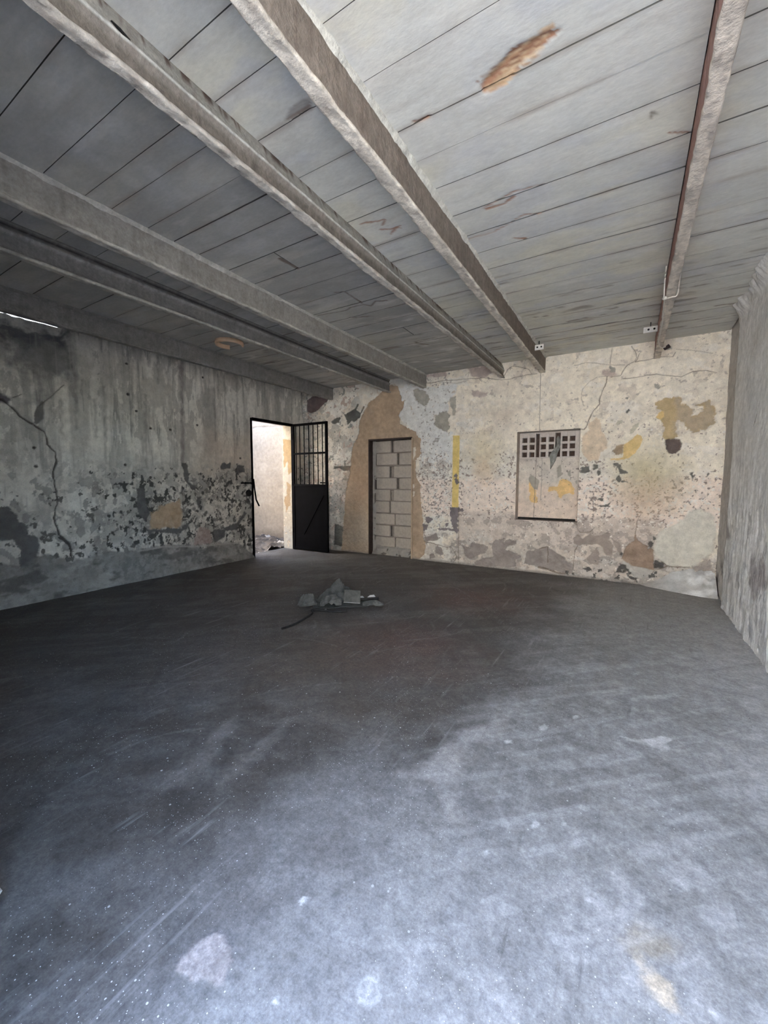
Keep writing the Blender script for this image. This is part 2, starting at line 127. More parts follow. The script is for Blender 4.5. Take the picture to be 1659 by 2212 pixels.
class Surf:
    """a gridded surface: colour and relief per vertex, layered like coats of paint and plaster"""
    def __init__(s, us, vs, base=(.6, .6, .6)):
        s.us, s.vs = np.array(us), np.array(vs)
        s.U, s.V = np.meshgrid(s.us, s.vs, indexing='ij')
        s.c = np.empty(s.U.shape + (3,), np.float32); s.c[:] = base
        s.h = np.zeros(s.U.shape, np.float32)
    def n(s, sx, sy=None, o=4, seed=0):
        return fbm(s.U * sx, s.V * (sy or sx), o, seed)
    def paint(s, m, rgb, dh=0.0, sl=None):
        if sl is None: sl = (slice(None), slice(None))
        mm = np.clip(m, 0, 1)
        s.c[sl] += mm[..., None] * (np.array(rgb, np.float32) - s.c[sl])
        if dh: s.h[sl] += mm * dh
    def win(s, pts, pad):
        p = np.array(pts)
        i0, i1 = np.searchsorted(s.us, [p[:, 0].min() - pad, p[:, 0].max() + pad])
        j0, j1 = np.searchsorted(s.vs, [p[:, 1].min() - pad, p[:, 1].max() + pad])
        return slice(i0, i1), slice(j0, j1)
    def poly(s, pts, rgb, dh=0.0, rough=.02, freq=14, soft=.012, seed=0, amt=1.0, tex=0.0, rim=0.0):
        sl = s.win(pts, .12 + 1.5 * rough); u, v = s.U[sl], s.V[sl]
        if u.size == 0: return
        ins = np.zeros(u.shape, bool); d = np.full(u.shape, 9.0)
        k = len(pts)
        for i in range(k):
            a, b = pts[i], pts[(i + 1) % k]
            d = np.minimum(d, seg_d(u, v, a, b))
            if a[1] != b[1]:
                cr = ((a[1] > v) != (b[1] > v)) & (u < (b[0] - a[0]) * (v - a[1]) / (b[1] - a[1]) + a[0])
                ins ^= cr
        sd = np.where(ins, d, -d) + 1.5 * rough * fbm(u * freq, v * freq, 5, seed) + .35 * rough * fbm(u * freq * 5, v * freq * 5, 3, seed + 1)
        mk = np.clip(sd / soft + .5, 0, 1) * amt
        rgb = np.array(rgb, np.float32)
        if tex:
            mk2 = mk[..., None] if False else mk
            f = 1 + tex * fbm(u * 9, v * 9, 4, seed + 5)
            s.c[sl] += mk2[..., None] * (rgb * f[..., None] - s.c[sl])
            s.h[sl] += mk2 * dh
        else:
            s.paint(mk, rgb, dh, sl)
        if rim: s.h[sl] += rim * np.exp(-(sd / .012) ** 2)
    def line(s, pts, w, rgb, dh=-.012, wob=.5, seed=0, amt=1.0, soft=.006, jit=.008):
        sl = s.win(pts, .1); u, v = s.U[sl], s.V[sl]
        if u.size == 0: return
        uu = u + jit * fbm(u * 16, v * 16, 3, seed); vv = v + jit * fbm(u * 16, v * 16, 3, seed + 4)
        d = np.full(u.shape, 9.0)
        for a, b in zip(pts[:-1], pts[1:]): d = np.minimum(d, seg_d(uu, vv, a, b))
        ww = w * .5 * (1 + wob * fbm(u * 9, v * 9, 2, seed + 2))
        s.paint(np.clip((ww - d) / soft + .5, 0, 1) * amt, rgb, dh, sl)
    def blob(s, u0, v0, r, rgb, ry=None, dh=0, rough=.4, soft=.35, amt=1.0, seed=0, freq=None):
        ry = ry or r
        sl = s.win([(u0 - r * 1.6, v0 - ry * 1.6), (u0 + r * 1.6, v0 + ry * 1.6)], .02); u, v = s.U[sl], s.V[sl]
        if u.size == 0: return
        f = freq or 2.5 / r
        d = np.hypot((u - u0) / r, (v - v0) / ry) + rough * fbm(u * f, v * f, 3, seed)
        s.paint(np.clip((1 - d) / soft + .5, 0, 1) * amt, rgb, dh, sl)
    def chips(s, dens, rgb, freq=26, seed=0, dh=-.004, aniso=1.0, soft=.06):
        f = 1.7 * fbm(s.U * freq, s.V * freq * aniso, 4, seed)
        s.paint(np.clip((f - (1 - dens) * 1.1) / soft + .5, 0, 1) * (dens > .02), rgb, dh)
    def flake(s, sx, sy, thr, rgb, amt=.6, dh=-.003, seed=0, where=1.0, soft=.025, o=6):
        f = 1.7 * fbm(s.U * sx, s.V * sy, o, seed)
        s.paint(np.clip((f - thr) / soft + .5, 0, 1) * amt * where, rgb, dh)
    def build(s, name, fn, mat, parent=None, holes=(), skirt=None):
        nu, nv = s.U.shape
        P = np.stack(fn(s.U, s.V, s.h), -1).reshape(-1, 3)
        idx = np.arange(nu * nv).reshape(nu, nv)
        q = np.stack([idx[:-1, :-1], idx[1:, :-1], idx[1:, 1:], idx[:-1, 1:]], -1)
        if holes:
            cu = (s.us[:-1] + s.us[1:]) / 2; cv = (s.vs[:-1] + s.vs[1:]) / 2
            CU, CV = np.meshgrid(cu, cv, indexing='ij'); keep = np.ones(CU.shape, bool)
            for (a, b, c, d) in holes: keep &= ~((CU > a) & (CU < b) & (CV > c) & (CV < d))
            q = q[keep]
        q = q.reshape(-1, 4); C = s.c.reshape(-1, 3)
        if skirt is not None:
            ring = np.concatenate([idx[:, 0], idx[-1, 1:], idx[-2::-1, -1], idx[0, -2:0:-1]])
            b0 = len(P); P = np.concatenate([P, P[ring] * 1.0, P[ring] + np.array(skirt)]); C = np.concatenate([C, C[ring] * .22, C[ring] * .15]); kr = len(ring)
            k = len(ring); r2 = np.roll(ring, -1); a = np.arange(k); a2 = np.roll(a, -1)
            q = np.concatenate([q, np.stack([b0 + a, b0 + kr + a, b0 + kr + a2, b0 + a2], -1)])
        return mesh_obj(name, P, q, C, mat, parent)

def mesh_obj(name, P, q, C, mat, parent=None, smooth=True):
    me = bpy.data.meshes.new(name)
    P = np.asarray(P, np.float32); q = np.asarray(q, np.int32); nf = len(q); kk = q.shape[1]
    me.vertices.add(len(P)); me.vertices.foreach_set('co', P.ravel())
    me.loops.add(nf * kk); me.loops.foreach_set('vertex_index', q.ravel())
    me.polygons.add(nf); me.polygons.foreach_set('loop_start', np.arange(nf, dtype=np.int32) * kk)
    me.polygons.foreach_set('loop_total', np.full(nf, kk, np.int32))
    me.polygons.foreach_set('use_smooth', np.full(nf, smooth, bool))
    me.update(calc_edges=True)
    if C is not None:
        at = me.color_attributes.new('col', 'FLOAT_COLOR', 'POINT')
        rgba = np.ones((len(P), 4), np.float32); rgba[:, :3] = np.clip(C, .004, .95)
        at.data.foreach_set('color', rgba.ravel())
    return link(name, me, mat, parent)
def link(name, me, mat, parent=None):
    o = bpy.data.objects.new(name, me); COL.objects.link(o)
    if mat: me.materials.append(mat)
    if parent: o.parent = parent
    return o
def structure(o): o['kind'] = 'structure'; return o
def empty(name, loc, rz=0.0):
    o = bpy.data.objects.new(name, None); COL.objects.link(o); o.empty_display_size = .1
    o.location = loc; o.rotation_euler = (0, 0, rz); return o
def tag(o, label, cat, group=None):
    o['label'] = label; o['category'] = cat
    if group: o['group'] = group
    return o

# ------------------------------------------------------------------ materials
def new_mat(name):
    mt = bpy.data.materials.new(name); mt.use_nodes = True
    return mt, mt.node_tree.nodes, mt.node_tree.links, mt.node_tree.nodes['Principled BSDF']
def tex(nd, ln, scale, detail=4, rough=.6, vec=None):
    t = nd.new('ShaderNodeTexNoise'); t.inputs['Scale'].default_value = scale
    t.inputs['Detail'].default_value = detail; t.inputs['Roughness'].default_value = rough
    if vec: ln.new(vec, t.inputs['Vector'])
    return t
def ramp(nd, ln, src, a, b, ca=0.0, cb=1.0):
    r = nd.new('ShaderNodeMapRange'); r.clamp = True
    r.inputs[1].default_value = a; r.inputs[2].default_value = b; r.inputs[3].default_value = ca; r.inputs[4].default_value = cb
    ln.new(src, r.inputs[0]); return r.outputs[0]
def mul(nd, ln, colsock, facsock):
    x = nd.new('ShaderNodeVectorMath'); x.operation = 'SCALE'
    ln.new(colsock, x.inputs[0]); ln.new(facsock, x.inputs['Scale']); return x.outputs[0]
def painted(name, rough=.92, grain=90, amt=.16, bump=.35, dist=.004, spec=.25, g2=14, amt2=.14, stretch=None):
    """colour from the painted coats, with fine procedural grain and relief on top"""
    mt, nd, ln, b = new_mat(name)
    geo = nd.new('ShaderNodeNewGeometry'); v = geo.outputs['Position']
    if stretch:
        mp = nd.new('ShaderNodeMapping'); mp.inputs['Scale'].default_value = stretch; ln.new(v, mp.inputs[0]); v = mp.outputs[0]
    at = nd.new('ShaderNodeAttribute'); at.attribute_name = 'col'
    n1 = tex(nd, ln, grain, 5, .7, v); n2 = tex(nd, ln, g2, 5, .6, v)
    c = mul(nd, ln, at.outputs['Color'], ramp(nd, ln, n1.outputs[0], .25, .75, 1 - amt, 1 + amt))
    c = mul(nd, ln, c, ramp(nd, ln, n2.outputs[0], .3, .7, 1 - amt2, 1 + amt2))
    ln.new(c, b.inputs['Base Color'])
    bp = nd.new('ShaderNodeBump'); bp.inputs['Strength'].default_value = bump; bp.inputs['Distance'].default_value = dist
    ln.new(n1.outputs[0], bp.inputs['Height'])
    bp2 = nd.new('ShaderNodeBump'); bp2.inputs['Strength'].default_value = bump; bp2.inputs['Distance'].default_value = dist * 3
    ln.new(n2.outputs[0], bp2.inputs['Height']); ln.new(bp.outputs[0], bp2.inputs['Normal'])
    ln.new(bp2.outputs[0], b.inputs['Normal'])
    b.inputs['Roughness'].default_value = rough; b.inputs['Specular IOR Level'].default_value = spec
    return mt
def noisy(name, c1, c2, scale=20, rough=.85, bump=.3, dist=.003, metal=0.0, spec=.3):
    mt, nd, ln, b = new_mat(name)
    tc = nd.new('ShaderNodeTexCoord')
    n1 = tex(nd, ln, scale, 6, .65, tc.outputs['Object'])
    mx = nd.new('ShaderNodeMix'); mx.data_type = 'RGBA'
    mx.inputs[6].default_value = (*c1, 1); mx.inputs[7].default_value = (*c2, 1)
    ln.new(ramp(nd, ln, n1.outputs[0], .35, .65), mx.inputs[0]); ln.new(mx.outputs[2], b.inputs['Base Color'])
    bp = nd.new('ShaderNodeBump'); bp.inputs['Strength'].default_value = bump; bp.inputs['Distance'].default_value = dist
    n2 = tex(nd, ln, scale * 4, 5, .7, tc.outputs['Object']); ln.new(n2.outputs[0], bp.inputs['Height'])
    ln.new(bp.outputs[0], b.inputs['Normal'])
    b.inputs['Roughness'].default_value = rough; b.inputs['Metallic'].default_value = metal
    b.inputs['Specular IOR Level'].default_value = spec
    return mt
M_WALL = painted('old_plaster')
M_CEIL = painted('whitewashed_slab', grain=60, amt=.10, bump=.25, dist=.003, amt2=.08, g2=9, stretch=(.45, 1, 1))
M_BEAM = painted('beam_crust', grain=55, amt=.22, bump=.6, dist=.006, g2=18, amt2=.16)
M_BLOCK = noisy('cement_block', (.38, .345, .305), (.48, .435, .385), 26, .95, .6, .004)
M_MORT = noisy('rough_mortar', (.22, .205, .19), (.40, .37, .34), 22, .95, .9, .01)
M_GAP = noisy('shadowed_mortar', (.05, .045, .04), (.11, .10, .09), 22, .95, .9, .01)
M_FRAME = noisy('brown_steel', (.045, .032, .03), (.075, .055, .05), 16, .6, .2, .002, .3)
M_GATE = noisy('black_paint', (.0015, .0016, .0025), (.004, .004, .0055), 9, .65, .12, .002, .0, .04)
M_RAG = noisy('dusty_cloth', (.065, .067, .063), (.125, .127, .12), 18, .95, .5, .004)
M_RAGD = noisy('dark_cloth', (.05, .053, .05), (.10, .104, .098), 15, .95, .5, .004)
M_BOARD = noisy('grey_board', (.07, .072, .066), (.115, .115, .105), 22, .9, .3, .002)
M_PALE = noisy('pale_scrap', (.40, .40, .38), (.62, .62, .60), 30, .85, .3, .002)
M_CORD = noisy('black_rubber', (.012, .012, .012), (.03, .03, .03), 20, .6, .2, .002)
M_WHITE = noisy('white_ceramic', (.66, .65, .62), (.76, .75, .72), 30, .45, .05, .001)
M_STRING = noisy('pale_cord', (.62, .58, .52), (.74, .70, .64), 60, .9, .3, .001)
M_PEACH = noisy('peach_plastic', (.82, .56, .36), (.90, .66, .46), 14, .55, .05, .001)
M_DARK = noisy('hole_shade', (.01, .01, .01), (.03, .028, .026), 20, .95, .3, .002)  # near-black fill, painted as the shade inside gaps and holes
M_VENT = noisy('grey_concrete_vent', (.55, .50, .46), (.70, .64, .59), 30, .95, .5, .003)
M_VENTIN = noisy('vent_back', (.06, .04, .032), (.15, .105, .085), 34, .95, .6, .004)
M_STREET = noisy('pale_street', (.36, .335, .30), (.46, .43, .385), 3, .95, .3, .01)
M_FACADE = noisy('sunlit_facade', (.70, .635, .53), (.80, .73, .62), 1.5, .95, .3, .01)
M_YARD = noisy('dry_litter', (.05, .04, .03), (.30, .27, .23), 18, .95, .9, .03)

# floor: painted coats plus specks, scuffs and swept scratches
def floor_mat():
    mt, nd, ln, b = new_mat('worn_cement_floor')
    geo = nd.new('ShaderNodeNewGeometry'); P = geo.outputs['Position']
    at = nd.new('ShaderNodeAttribute'); at.attribute_name = 'col'
    n1 = tex(nd, ln, 130, 5, .75, P); n2 = tex(nd, ln, 11, 6, .65, P)
    c = mul(nd, ln, at.outputs['Color'], ramp(nd, ln, n1.outputs[0], .25, .75, .66, 1.34))
    c = mul(nd, ln, c, ramp(nd, ln, n2.outputs[0], .3, .7, .76, 1.26))
    n3 = tex(nd, ln, 42, 5, .7, P); c = mul(nd, ln, c, ramp(nd, ln, n3.outputs[0], .3, .7, .74, 1.28))
    def overlay(c, fac, rgb):
        mx = nd.new('ShaderNodeMix'); mx.data_type = 'RGBA'; ln.new(fac, mx.inputs[0]); ln.new(c, mx.inputs[6])
        mx.inputs[7].default_value = (*rgb, 1); return mx.outputs[2]
    def mm(a, bb):
        x = nd.new('ShaderNodeMath'); x.operation = 'MULTIPLY'; ln.new(a, x.inputs[0]); ln.new(bb, x.inputs[1]); return x.outputs[0]
    for rot, sc, seed, rgb, st in ((-.75, 9, 0, (.36, .355, .35), .5), (-2.4, 7, 5, (.34, .335, .33), .42), (.2, 11, 9, (.07, .065, .06), .5)):
        mp = nd.new('ShaderNodeMapping'); mp.inputs['Rotation'].default_value = (0, 0, rot)
        mp.inputs['Location'].default_value = (seed, seed * 2, 0); mp.inputs['Scale'].default_value = (1.0, .07, 1)
        ln.new(P, mp.inputs[0])
        t = tex(nd, ln, sc * 3, 4, .6, mp.outputs[0]); g = tex(nd, ln, 1.7, 3, .5, P); g.inputs['Distortion'].default_value = .5
        c = overlay(c, mm(ramp(nd, ln, t.outputs[0], .60, .72, 0, st), ramp(nd, ln, g.outputs[0], .45, .6)), rgb)
    for sc, thr, rgb, off in ((38, .13, (.62, .62, .61), 0), (90, .16, (.66, .66, .66), 3), (17, .09, (.5, .5, .49), 7)):
        mp = nd.new('ShaderNodeMapping'); mp.inputs['Location'].default_value = (off, off, 0); ln.new(P, mp.inputs[0])
        vo = nd.new('ShaderNodeTexVoronoi'); vo.voronoi_dimensions = '2D'; vo.inputs['Scale'].default_value = sc; ln.new(mp.outputs[0], vo.inputs['Vector'])
        sep = nd.new('ShaderNodeSeparateColor'); ln.new(vo.outputs['Color'], sep.inputs[0])
        g = tex(nd, ln, 1.4, 3, .5, mp.outputs[0])
        rad = mm(ramp(nd, ln, sep.outputs[0], .80, 1.0, 0, thr), ramp(nd, ln, g.outputs[0], .38, .6, .1, 1))
        lt = nd.new('ShaderNodeMath'); lt.operation = 'LESS_THAN'; ln.new(vo.outputs['Distance'], lt.inputs[0]); ln.new(rad, lt.inputs[1])
        c = overlay(c, lt.outputs[0], rgb)
    ln.new(c, b.inputs['Base Color'])
    bp = nd.new('ShaderNodeBump'); bp.inputs['Strength'].default_value = .3; bp.inputs['Distance'].default_value = .002
    ln.new(n1.outputs[0], bp.inputs['Height']); ln.new(bp.outputs[0], b.inputs['Normal'])
    ln.new(ramp(nd, ln, n2.outputs[0], .3, .7, .62, .85), b.inputs['Roughness'])
    b.inputs['Specular IOR Level'].default_value = .3
    return mt
M_FLOOR = floor_mat()

# ------------------------------------------------------------------ small mesh helpers
def add_box(bm, lo, hi, bevel=0.0, rot=None):
    c = [(a + b) / 2 for a, b in zip(lo, hi)]; d = [abs(b - a) for a, b in zip(lo, hi)]
    mtx = Matrix.Translation(c) @ (rot or Matrix()) @ Matrix.Diagonal((*d, 1))
    g = bmesh.ops.create_cube(bm, size=1.0, matrix=mtx)
    if bevel:
        es = list({e for v in g['verts'] for e in v.link_edges})
        bmesh.ops.bevel(bm, geom=es, offset=bevel, segments=1, affect='EDGES')
def bm_obj(name, bm, mat, parent=None, smooth=False):
    me = bpy.data.meshes.new(name); bmesh.ops.recalc_face_normals(bm, faces=bm.faces[:])
    bm.to_mesh(me); bm.free()
    if smooth:
        for p in me.polygons: p.use_smooth = True
    return link(name, me, mat, parent)
def box(name, lo, hi, mat, parent=None, bevel=0.0, off=(0, 0, 0)):
    bm = bmesh.new(); add_box(bm, [a - o for a, o in zip(lo, off)], [a - o for a, o in zip(hi, off)], bevel)
    return bm_obj(name, bm, mat, parent)
def tube(name, pts, r, mat, parent=None, sides=7, off=(0, 0, 0)):
    bm = bmesh.new(); pts = [Vector(p) - Vector(off) for p in pts]; rings = []
    for i, p in enumerate(pts):
        t = (pts[min(i + 1, len(pts) - 1)] - pts[max(i - 1, 0)]).normalized()
        a = t.cross(Vector((0, 0, 1))); a = a if a.length > .05 else t.cross(Vector((1, 0, 0)))
        a.normalize(); b = t.cross(a)
        rr = r[i] if isinstance(r, (list, tuple)) else r
        rings.append([bm.verts.new(p + rr * (math.cos(6.2832 * k / sides) * a + math.sin(6.2832 * k / sides) * b)) for k in range(sides)])
    for A, B in zip(rings[:-1], rings[1:]):
        for k in range(sides): bm.faces.new((A[k], A[(k + 1) % sides], B[(k + 1) % sides], B[k]))
    bm.faces.new(rings[0][::-1]); bm.faces.new(rings[-1])
    return bm_obj(name, bm, mat, parent, True)
def smooth_path(pts, n=8):
    out = []; P = [Vector(p) for p in pts]; P = [P[0]] + P + [P[-1]]
    for i in range(1, len(P) - 2):
        for k in range(n):
            t = k / n; a, b, c, d = P[i - 1:i + 3]
            out.append(.5 * ((2 * b) + (c - a) * t + (2 * a - 5 * b + 4 * c - d) * t * t + (3 * b - a - 3 * c + d) * t ** 3))
    return out + [P[-1]]
def gl(a, b, step, breaks=()):
    ks = sorted({a, b, *[x for x in breaks if a < x < b]}); out = []
    for p, q in zip(ks[:-1], ks[1:]): out += list(np.linspace(p, q, max(1, round((q - p) / step)) + 1)[:-1])
    return out + [b]

# ================================================================== THE SETTING
# ------------------------------------------------------------------ back wall
DX0, DX1, DZ = -4.18, -3.29, 2.14                 # blocked doorway
NX0, NX1, NZ0, NZ1 = -1.49, -0.625, 0.80, 2.125   # walled-up window niche
bw = Surf(gl(XL - .05, XR + .08, .0066, (DX0, DX1, NX0, NX1)), gl(0, 3.24, .0066, (DZ, NZ0, NZ1)), (.90, .825, .70))
U, V = bw.U, bw.V
n_lo, n_md, n_hi = bw.n(.9, seed=1), bw.n(4, seed=2, o=5), bw.n(18, seed=3, o=4)
bw.h += .010 * n_lo + .005 * n_md + .002 * n_hi
bw.paint(ss(-2.2, -3.4, U) * .75, (.66, .66, .63))
bw.paint(ss(-.1, .5, n_md) * .35, (.80, .76, .68))
bw.paint(ss(.0, .6, bw.n(2.2, seed=4, o=5)) * .4, (.72, .65, .55))
bw.flake(3.2, 3.6, .35, (.77, .70, .60), .5, -.003, 2); bw.flake(6, 6.5, .5, (.88, .83, .75), .6, .003, 5); bw.flake(9, 9, .62, (.66, .585, .50), .6, -.003, 7)
bw.flake(3, 5, .25, (.80, .80, .77), .6, .002, 9, ss(-2.0, -2.6, U)); bw.flake(14, 14, .8, (.50, .45, .39), .6, -.003, 4, ss(2.9, 2.2, V))
pink = ss(.72, .86, V + .06 * n_md) * ss(1.52, 1.36, V + .05 * n_md)
bw.paint(pink * .7, (.87, .74, .66))
grey = ss(1.36, 1.5, V + .05 * n_md) * ss(1.98, 1.72, V + .1 * n_md) * ss(.3, -.6, U)
bw.paint(grey * .5, (.68, .665, .62))
bw.paint(ss(.1, .55, bw.n(1.6, 3, seed=6)) * ss(1.6, 2.2, V) * ss(-2.7, -2.3, U) * ss(-1.2, -1.7, U) * .5, (.62, .53, .46))
bw.poly(D['whiteblue'], (.76, .77, .76), .004, .035, 12, .02, 3, .9)
bw.flake(8, 8, .35, (.52, .47, .42), .75, -.003, 3, ss(1.95, 1.6, V) * ss(-2.3, -2.8, U))
low = ss(.93, .82, V + .03 * n_md) * ss(-2.47, -2.43, U) * ss(.5, .2, U)
bw.paint(low * .8, (.58, .50, .445)); bw.h += -.006 * low
bw.paint(low * ss(-.1, .4, bw.n(3.2, seed=7)) * .7, (.64, .575, .52))
bw.flake(4, 5, .1, (.73, .65, .58), .65, .003, 6, low); bw.flake(7, 9, .3, (.40, .345, .31), .7, -.004, 8, low)
b2 = ss(.62, .35, V + .12 * n_md)
bw.flake(5, 6, .0, (.58, .53, .48), .8, .004, 1, b2); bw.flake(8, 9, .35, (.33, .295, .275), .8, -.006, 4, b2); bw.flake(11, 11, .45, (.70, .67, .63), .7, .003, 9, b2)
bw.paint(ss(.45, .2, V + .10 * n_md) * ss(-.2, .3, n_md) * .55, (.40, .37, .34))
# loose chips of paint
dens = .52 * pink * (.75 + .9 * bw.n(1.6, seed=8)) + .46 * grey * (.6 + bw.n(1.9, seed=9)) + .22 * ss(2.6, 1.9, V)
dens = np.clip(dens, 0, .62)
bw.chips(dens, (.33, .27, .24), 34, 2, -.003)
bw.chips(dens * .95, (.84, .80, .74), 30, 5, .002)
d2 = .50 * ss(-2.45, -2.7, U) * ss(-3.35, -3.1, U) * ss(.3, .5, V)
bw.chips(np.clip(d2 * (.8 + .5 * n_md), 0, .55), (.40, .38, .36), 30, 4, -.004)
bw.chips(np.clip(.34 * ss(1.9, 2.3, V) * (.7 + n_lo), 0, .4), (.58, .52, .45), 20, 7, -.003)
bw.flake(4, 4, .1, (.34, .345, .33), .6, -.004, 3, ss(-4.3, -4.5, U)); bw.flake(6, 6, .35, (.64, .60, .55), .8, .003, 8, ss(-4.3, -4.5, U))
d3 = .62 * ss(-4.35, -4.55, U) * (.7 + .6 * bw.n(2.5, seed=2))
bw.chips(np.clip(d3, 0, .6), (.30, .31, .29), 17, 9, -.004)
bw.chips(np.clip(d3, 0, .5), (.50, .41, .37), 9, 6, -.002)
for k, (gx, gz) in enumerate(((D['greenstain'][0][0], 1.55), (D['greenstain'][1][0], 1.33))):
    bw.blob(gx, gz, .30, (.50, .44, .26), .26, 0, .5, 1.6, .55 - .1 * k, 3 + k)
bw.blob(.2, 1.1, .26, (.58, .42, .30), .25, 0, .5, 1.6, .5, 8)
bw.blob(-2.02, 1.85, .24, (.66, .56, .36), .28, 0, .5, 1.2, .5, 5)
bw.blob(-2.0, 1.55, .16, (.72, .55, .40), .2, 0, .5, 1.0, .5, 6)
for p in D['browngrey']: bw.poly(p, (.50, .41, .37), -.006, .025, 12, .02, 4, .85, .2)
for k, p in enumerate(D['greypatch']): bw.poly(p, (.36, .345, .30), -.008, .018, 20, .012, k, .9, .35)
bw.poly(D['mortar'], (.66, .635, .565), .016, .014, 9, .03, 2, .95, .12)
bw.poly(D['mortar2'], (.52, .50, .47), .02, .02, 14, .03, 5, .95, .2)
bw.poly(D['rubbleband'], (.33, .29, .265), -.012, .02, 20, .02, 6, .9, .5)
bw.poly(D['ochre'], (.53, .41, .235), -.006, .022, 22, .010, 1, .97, .12)
o_tan = ss(.05, .35, U - .25) # right part of the patch is bare grey
bw.poly([p for p in D['ochre'] if p[0] > .45], (.45, .39, .33), 0, .03, 16, .05, 8, .55, .1)
for p in D['yellow']: bw.poly(p, (.74, .55, .25), -.003, .015, 18, .010, 3, .95, .15)
for p in D['yellowdark']: bw.poly(p, (.34, .25, .16), -.006, .02, 22, .012, 4, .9, .4)
for p in D['cream2']: bw.poly(p, (.72, .58, .43), -.003, .02, 14, .015, 9, .85, .12)
for p in D['greenpatch']: bw.poly(p, (.52, .49, .38), -.003, .01, 20, .010, 7, .8, .1)
bw.poly(D['stonehole'], (.16, .125, .115), -.03, .012, 24, .010, 2, 1, .5)
for k, p in enumerate(D['chipsdark']): bw.poly(p, (.155, .15, .135), -.007, .016, 26, .009, k, .97, .2)
for p in D['darkpatch']: bw.poly(p, (.10, .105, .10), -.006, .014, 22, .012, 5, .95, .4)
for p in D['maroon']: bw.poly(p, (.17, .125, .125), -.008, .012, 16, .012, 6, .95, .3)
bw.poly(D['stripe'], (.80, .62, .22), .001, .004, 20, .008, 2, .95, .08)
for p in D['stripechips'] + D['purple']: bw.poly(p, (.215, .19, .20), -.005, .022, 24, .008, 4, .97, .25)
for k, p in enumerate(D['lowbrown']): bw.poly(p, (.325, .285, .265), -.011, .018, 16, .012, k, .96, .28)
for k, p in enumerate(D['lowbrown2']): bw.poly(p, (.36, .305, .27), -.010, .012, 14, .012, k + 4, .96, .15)
bw.poly(D['triangle'], (.34, .25, .19), -.018, .012, 14, .012, 3, .97, .35)
for p in D['darkhole']: bw.poly(p, (.105, .10, .095), -.022, .02, 20, .014, 5, .97, .4)
fr = ss(.36, .14, V + .09 * n_md) * ss(-1.0, -.6, U)
bw.chips(np.clip(fr * .62, 0, .6), (.12, .115, .11), 14, 8, -.012)
bw.poly(D['tan'], (.47, .36, .26), -.014, .018, 22, .008, 1, 1, .22)
bw.flake(2.5, 2.5, .35, (.40, .325, .255), .5, 0, 9, ss(-3.1, -3.3, U) * ss(-4.75, -4.6, U) * (bw.h < -.006), .4)
bw.blob(-4.4, 1.2, .35, (.52, .36, .24), .5, 0, .5, 1.4, .5, 2)
bw.blob(-4.35, .35, .4, (.40, .36, .31), .4, 0, .5, 1.4, .6, 4)
for p in D['tanchips']: bw.poly(p, (.82, .77, .68), .008, .015, 30, .008, 6, .95, .2)
for p, w in D['bcracks']: bw.line(p, w * .85, (.20, .16, .12), -.012, .5, int(w * 900), .85)
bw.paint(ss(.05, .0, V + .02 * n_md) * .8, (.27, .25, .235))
M_ = bw.build('wall_back', lambda u, v, h: (u, YB - h, v), M_WALL, None, ((DX0, DX1, -1, DZ), (NX0, NX1, NZ0, NZ1)))
structure(M_)
# the wall behind the plaster: masonry core around the two recesses, closing the room
bm = bmesh.new()
for lo, hi in (((XL - .3, YB + .03, -.2), (DX0 - .03, YB + .45, 3.4)), ((DX1 + .03, YB + .03, -.2), (NX0 - .03, YB + .45, 3.4)),
               ((NX1 + .03, YB + .03, -.2), (XR + .3, YB + .45, 3.4)), ((DX0 - .03, YB + .03, DZ + .03), (DX1 + .03, YB + .45, 3.4)),
               ((NX0 - .03, YB + .03, -.2), (NX1 + .03, YB + .45, NZ0 - .03)), ((NX0 - .03, YB + .03, NZ1 + .03), (NX1 + .03, YB + .45, 3.4))):
    add_box(bm, lo, hi)
bm_obj('masonry_core', bm, M_MORT, M_)

# ------------------------------------------------------------------ walled-up window: recess, panel, concrete vent
win = structure(empty('window_1', (0, 0, 0)))
ND = .15
def reveal(name, x0, x1, z0, z1, y0, y1, parent, cols, mat, bottom=True):
    P, q, C = [], [], []
    n = 14
    def quad(a, b, c, d, col):
        k = len(P); P.extend([a, b, c, d]); q.append((k, k + 1, k + 2, k + 3)); C.extend([col] * 4)
    quad((x0, y0, z0), (x0, y1, z0), (x0, y1, z1), (x0, y0, z1), cols[0])
    quad((x1, y0, z0), (x1, y0, z1), (x1, y1, z1), (x1, y1, z0), cols[1])
    quad((x0, y0, z1), (x0, y1, z1), (x1, y1, z1), (x1, y0, z1), cols[2])
    if bottom: quad((x0, y0, z0), (x1, y0, z0), (x1, y1, z0), (x0, y1, z0), cols[3])
    return mesh_obj(name, P, q, np.array(C), mat, parent, False)
reveal('reveal', NX0, NX1, NZ0, NZ1, YB - .02, YB + ND + .02, win, ((.46, .40, .35), (.5, .44, .38), (.5, .45, .4), (.20, .16, .14)), M_WALL)
VZ = 1.735
npn = Surf(gl(NX0, NX1, .006), gl(NZ0, VZ, .006), (.70, .64, .57))
n1, n2 = npn.n(5, seed=1), npn.n(16, seed=2)
npn.h += .003 * n1 + .0015 * n2
npn.paint(ss(1.42, 1.25, npn.V + .06 * n1) * .75, (.82, .67, .56))
npn.paint(ss(.1, .5, npn.n(6, 3, seed=5)) * .4, (.50, .46, .42))
npn.paint(ss(1.62, 1.73, npn.V + .05 * n1) * ss(-1.0, -1.35, npn.U) * .55, (.38, .34, .32))
for p in D['nyellow']: npn.poly(p, (.80, .55, .24), -.002, .02, 18, .012, 3, .92, .1)
for p in D['ngrey']: npn.poly(p, (.40, .37, .32), -.005, .01, 20, .01, 4, .95, .12)
npn.chips(np.clip(.42 * ss(1.3, 1.1, npn.V) * (.8 + n1), 0, .45), (.45, .34, .28), 40, 3, -.002)
